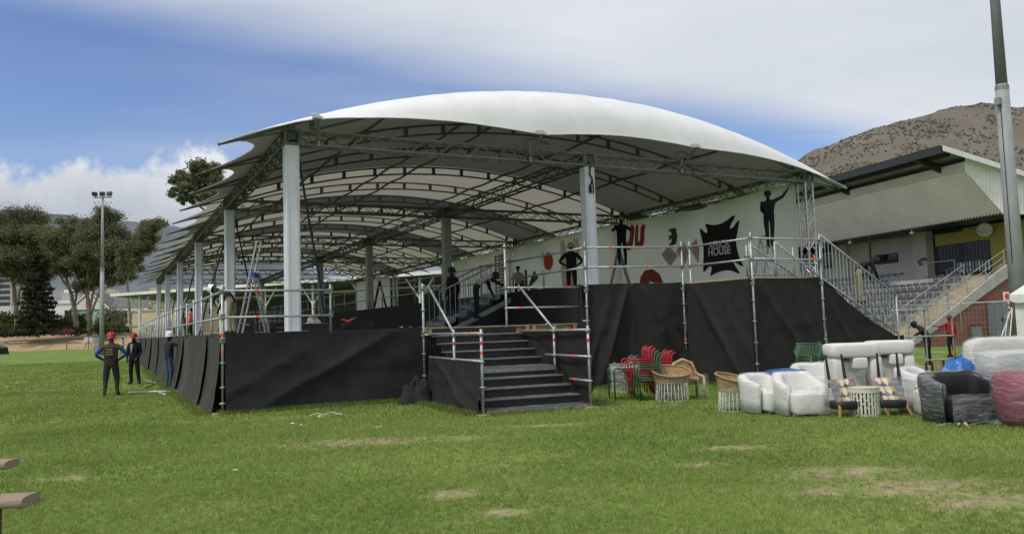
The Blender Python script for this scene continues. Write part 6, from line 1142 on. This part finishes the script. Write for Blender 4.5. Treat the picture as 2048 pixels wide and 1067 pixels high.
# upturned table legs and timber behind the lounge chairs
for i, (x, y) in enumerate(((1855, 745), (1873, 742), (1890, 750))):
    q = at(x, 765, 13.0+.2*i); s_ = thing('upturned_stool', ('upturned black-legged stool left of the blue bag', 'upturned oak-legged stool beside the blue bag', 'upturned black stool leg in front of the blue bag')[i], 'stool', (q.x, q.y, .40), CF); MB().path([(0, 0, .05), (.01, .02, .42)], [.03, .018], 8).build('leg', OAK if i == 1 else BLACK, s_); MB().path([(.25, .3, .05), (.26, .32, .40)], [.03, .018], 8).build('leg', OAK if i == 1 else BLACK, s_); rbox(.45, .45, .08, z0=-.02, seed=i).build('seat', WRAP2, s_, True); MB().lathe([(.1, -.4), (.1, -.02)], 12).build('packing_block', WRAP, s_)
q = at(1850, 725, 14.5); tbp = thing('timber_frame', 'pale timber bed frame lying among the wrapped seats', 'frame', (q.x, q.y, .55), CF)
for z in (0, .09): MB().box((0, 0, z), (.8, .12, .05)).build('rail', PINE, tbp)
for s in (-1, 1): MB().box((s*.36, .02, -.28), (.07, .07, .54)).build('leg', PINE, tbp)
# ------------------------------------------------------------------ right side clutter
fr = thing('scaffold_frame', 'free-standing galvanised scaffold frame beyond the furniture', 'scaffold', tuple(at(1853, 690, 22.3).xy)+(0,), CF)
for x in (-.95, .0, .75): MB().tube((x, 0, 0), (x, 0, (2.05, 2.0, 1.45)[int(x > -.5)+int(x > .5)]), .026, 8).build('standard', GALV, fr)
for x0, x1, z in ((-.95, .0, 1.72), (-.95, .75, .98), (-.1, .75, .32)): MB().tube((x0, -.05, z), (x1, -.05, z), .024, 8).build('ledger', GALV, fr)
for (x, z) in ((.0, 1.72), (.75, .98), (.75, .5)): MB().tube((x, -.01, z-.06), (x, -.01, z+.06), .032, 8).build('marker_tape', ORANGE if x else GREENM, fr)
MESHW = mat('mesh_wire', (0.30, 0.31, 0.31), 0.5, 0.4)
def mesh_panel(label, a, b2, h_=1.95):
    a, b2 = Vector(a), Vector(b2); d = b2-a; w_ = d.length; t_ = thing('mesh_fence_panel', label, 'fence', a, math.atan2(d.y, d.x), 'temporary mesh fence panels')
    m = MB(); m.path([(0, 0, 0), (0, 0, h_-.12), (.04, 0, h_-.03), (.12, 0, h_), (w_-.12, 0, h_), (w_-.04, 0, h_-.03), (w_, 0, h_-.12), (w_, 0, 0)], .02, 7); m.tube((0, 0, .15), (w_, 0, .15), .018, 6); m.build('frame', GALV, t_, True); m = MB(); k = int(w_/.12)
    for i in range(1, k): m.box((i*w_/k, 0, h_/2+.06), (.006, .006, h_-.15))
    for j in range(1, 10): m.box((w_/2, 0, .15+j*.18), (w_, .006, .006))
    m.build('mesh_infill', MESHW, t_); MB().box((0, 0, .06), (.2, .6, .12)).build('foot_block', CONC, t_)
FP = [at(x, 690, d_) for x, d_ in ((1790, 31.5), (1925, 29.5), (2040, 28.5))]
mesh_panel('temporary mesh fence panel behind the person in the navy cap', (FP[0].x, FP[0].y, 0), (FP[1].x, FP[1].y, 0)); mesh_panel('temporary mesh fence panel in front of the grey cabinet', (FP[1].x+.03, FP[1].y, 0), (FP[2].x, FP[2].y, 0))
MB().path([(FP[0].x, FP[0].y, 1.9), (FP[1].x, FP[1].y, 1.93)], .01, 5) if False else None
pg = thing('white_marquee', 'corner of a small white fabric marquee at the right edge', 'marquee', tuple(at(2036, 690, 20.5).xy)+(0,), CF-R(34)); MQ = mat('marquee_canvas', (0.66, 0.66, 0.63), 0.7, 0, 0.10, 3, 0.3, 8)
m = MB(); m.grid(lambda u, v: (3.0*u, -.03*math.sin(20*u)*(1-v), 0.02+1.95*v), 30, 8); m.build('front_wall', MQ, pg, True); m = MB(); m.grid(lambda u, v: (.0+.02*math.sin(15*u)*(1-v), 3.0*u, 0.02+1.95*v), 20, 8); m.build('side_wall', MQ, pg, True)
m = MB(); m.add([(-.1, -.1, 2.02), (3.1, -.1, 2.02), (3.1, 3.1, 2.02), (-.1, 3.1, 2.02), (1.5, 1.5, 3.2)], [(0, 1, 4), (1, 2, 4), (2, 3, 4), (3, 0, 4)]); m.build('roof', MQ, pg); m = MB(); m.grid(lambda u, v: (-.1+3.2*u, -.11, 2.02-(.16+.06*math.sin(24*u))*v), 40, 3); m.grid(lambda u, v: (-.11, -.1+3.2*u, 2.02-(.16+.06*math.sin(24*u))*v), 40, 3); m.build('valance', MQ, pg, True); MB().path([(-.06, -.06, 1.7), (-.25, -.1, 1.2), (-.45, -.2, .65)], .015, 6).build('guy_rope', WHITE, pg); MB().path([(-.06, -.06, 1.65), (-.12, -.12, 1.2), (-.2, -.2, .65)], .015, 6).build('guy_rope', WHITE, pg)
wt_ = thing('white_ballast_bag', 'white ballast bag hanging by ropes left of the small marquee', 'bag', tuple(at(2003, 672, 21).xy)+(0,), CF); m = MB(); m.lathe([(.26, 0.0), (.30, .45), (.28, .62), (.10, .76), (0, .78)], 16); m.build('bag', mat('lilac_white', (0.62, 0.63, 0.72), 0.6, 0, 0.1, 5), wt_, True); MB().path([(.05, 0, .75), (.25, 0.02, 1.6)], .012, 5).build('rope', WHITE, wt_)
# ------------------------------------------------------------------ things on the lower deck
q = at(617, 655, 18.8); bx_ = thing('flight_case', 'black equipment box on the deck in front of the first column', 'box', (q.x, q.y-.2, ZD), 0); MB().bx(-.38, .38, -.2, .2, 0, .17).build('body', BLACK, bx_, auto=.01); MB().bx(-.39, .39, -.21, .21, .171, .19).build('lid', PLY, bx_)
q = at(612, 640, 19.3); pb = thing('plastic_bag', 'torn white plastic sheet heaped at the foot of the first column', 'plastic', (q.x+.15, q.y-.1, ZD), 0); m = MB(); m.grid(lambda u, v: ((.04+.36*v)*math.cos(2*PI*u)*(1+.3*fb(math.cos(6.28*u)*2, v*3, 1)), .28*v*math.sin(2*PI*u), .36*(1-v)**1.3+.06*fb(u*9, v*5, 2)+.03), 24, 8); m.build('sheet', FILMW, pb, True)
q = at(716, 652, 19.2); cs_ = thing('black_toolbag', 'long black bag lying on the deck edge', 'bag', (q.x, q.y, ZD), 0); rbox(.75, .4, .2, seed=5).build('body', DRAPE, cs_, True); MB().path([(-.2, -.2, .12), (-.1, -.26, .2), (.1, -.26, .2), (.2, -.2, .12)], .012, 5).build('handle', BLACK, cs_)
q = at(697, 652, 19.0); oc = thing('orange_trestle', 'orange folding trestle on the deck edge beside the black bag', 'trestle', (q.x, q.y, ZD), 0); m = MB(); m.box((0, 0, .12), (.07, .05, .24)); m.box((.05, 0, .25), (.22, .1, .025), 0, 0, 0, -.35); m.box((-.06, .02, .24), (.16, .1, .025), 0, 0, 0, .3); m.build('body', ORANGE, oc); MB().box((.14, 0, .29), (.1, .11, .03), 0, 0, 0, -.3).build('jaw', PLY, oc)
DEBR = mat('dark_equipment', (0.02, 0.021, 0.024), 0.6, 0, 0.3, 4)
for i, (x, y, w_, h_) in enumerate(((490, 645, .5, .5), (555, 648, .7, .3), (590, 652, .35, .25))):
    q = at(x, y, 24+i); e_ = thing('equipment_case', ('dark equipment case between the ladder legs', 'low dark equipment case right of the ladder', 'small dark case behind the first column')[i], 'case', (q.x, q.y, ZD), .3*i); MB().bx(-w_/2, w_/2, -.2, .2, 0, h_).build('body', DEBR, e_, auto=.015); MB().bx(-w_*.2, w_*.2, -.23, -.201, h_*.5, h_*.6).build('handle', STEEL, e_)
cr_ = thing('steel_crate', 'open steel mesh crate on the lower deck behind the ladder', 'crate', tuple(at(555, 640, 30).xy)+(ZD,), 0)
for k in range(12): MB().tube((-1+k*.18, 0, 0), (-1+k*.18, 0, .8), .015, 5).build('bar', STEEL, cr_)
for z in (.05, .45, .8): MB().tube((-1, 0, z), (1, 0, z), .02, 5).build('hoop', STEEL, cr_)
for i, (x, y) in enumerate(((803, 656), (822, 656))):
    q = on(x, y-1, ZD+.02) if False else at(x, y, 18.9); s_ = MB(); s_.grid(lambda u, v: (.08*u-.04+.01*math.sin(9*v), .06*v-.03, .02+.03*fb(u*4, v*4, i+2)+.02), 5, 5); o = s_.build('paper_scrap', WHITE if i == 0 else PINE, None, True, label=('white paper scrap on the deck edge', 'tan scrap of card on the deck edge')[i], category='litter'); o.location = (q.x, q.y, ZD)
# ------------------------------------------------------------------ on the lawn
def lawn_tube(label, a, b2, r_, mt=GALV, name='steel_tube'):
    a, b2 = on(*a, r_), on(*b2, r_); o = MB().tube(Vector((0, 0, 0)), b2-a, r_, 8).tube((b2-a)*.02, (b2-a)*.05, r_*1.15, 8).build(name, mt, None, True, label=label, category='tube'); o.location = a
lawn_tube('long galvanised tube lying on the grass by the workers', (257, 785), (370, 781), .035); lawn_tube('short tube crossing under the long one', (308, 780), (331, 789), .024, ALU); lawn_tube('short white tube near the drape foot', (347, 788), (374, 787), .024, ALU); lawn_tube('short tube farther back on the grass', (293, 761), (312, 765), .024); 
lawn_tube('dark bar on the grass behind the long tube', (288, 776), (311, 767), .018, BLACK, 'steel_bar')
for i, (x, y) in enumerate(((755, 859), (602, 854), (640, 836), (678, 832), (250, 752), (246, 770), (186, 783), (585, 851), (470, 946))):
    q = on(x, y); s_ = MB(); w_ = .10 if i == 0 else .045; s_.grid(lambda u, v: (w_*1.6*(u-.5), w_*(v-.5), .045+.03*fb(u*3, v*3, i)+(.04 if i == 0 else 0)*abs(u-.5)), 5, 4); o = s_.build('paper_litter', WHITE if i else FILMW, None, True, label=['crumpled clear plastic scrap on the lawn before the stage', 'small white scrap left of the plastic on the lawn', 'white scrap near the foot of the front drape', 'pale scrap right of the one at the front drape foot', 'white scrap behind the red-helmeted worker', 'white scrap between the two red-helmeted workers', 'white scrap left of the worker in blue sleeves', 'tiny white scrap before the front drape', 'tiny white scrap low on the open lawn'][i], category='litter'); o.location = q; o.rotation_euler = (0, 0, i*1.3)
q = on(650, 835); wr_ = MB(); wr_.path([(-.3, 0, .05), (-.15, .06, .09), (0, .02, .06), (.1, .08, .1), (.3, .05, .05)], .006, 5); o = wr_.build('loose_cord', WHITE, None, label='thin pale cord lying on the grass before the front drape', category='cord'); o.location = q; o.rotation_euler = (0, 0, CF)
# rustic benches cut by the left edge
LOG = mat('weathered_plank', (0.24, 0.17, 0.115), 0.75, 0, 0.3, 3, 0.5, 30, stretch=(1.5, 14, 14), col2=(0.36, 0.28, 0.21)); LOGD = mat('log_leg', (0.12, 0.07, 0.045), 0.8, 0, 0.3, 6)
def bench(label, p, rz, ln=1.7, wd=.30):
    t_ = thing('log_bench', label, 'bench', (p.x, p.y, 0), rz)
    m = MB(); n = 22
    def fn(u, v):
        a = 2*PI*v; y = math.copysign(abs(math.cos(a))**.45, math.cos(a))*wd/2; z = math.copysign(abs(math.sin(a))**.55, math.sin(a))*.04; return (-ln*(1-u), y*(1+.02*fb(u*6, v*3, 1)), .42+z+.004*fb(u*20, y*30, 2))
    m.grid(fn, n, 24); m.add([fn(1, j/24) for j in range(24)], [tuple(range(24))]); m.build('plank', LOG, t_, True)
    for x in (-.28, -ln+.3):
        for s in (-1, 1): MB().path([(x, s*wd*.2, .40), (x-.01, s*wd*.28, 0)], .045, 10).build('leg', LOGD, t_, True)
    MB().tube((-.3, -wd*.1, .33), (-ln+.3, -wd*.1, .33), .025, 8).build('stretcher', LOG, t_, True)
bench('near weathered log bench cut off by the left edge', on(62, 990, .45), CF+.12); bench('farther weathered log bench cut off by the left edge', on(25, 920, .45), CF+.1)
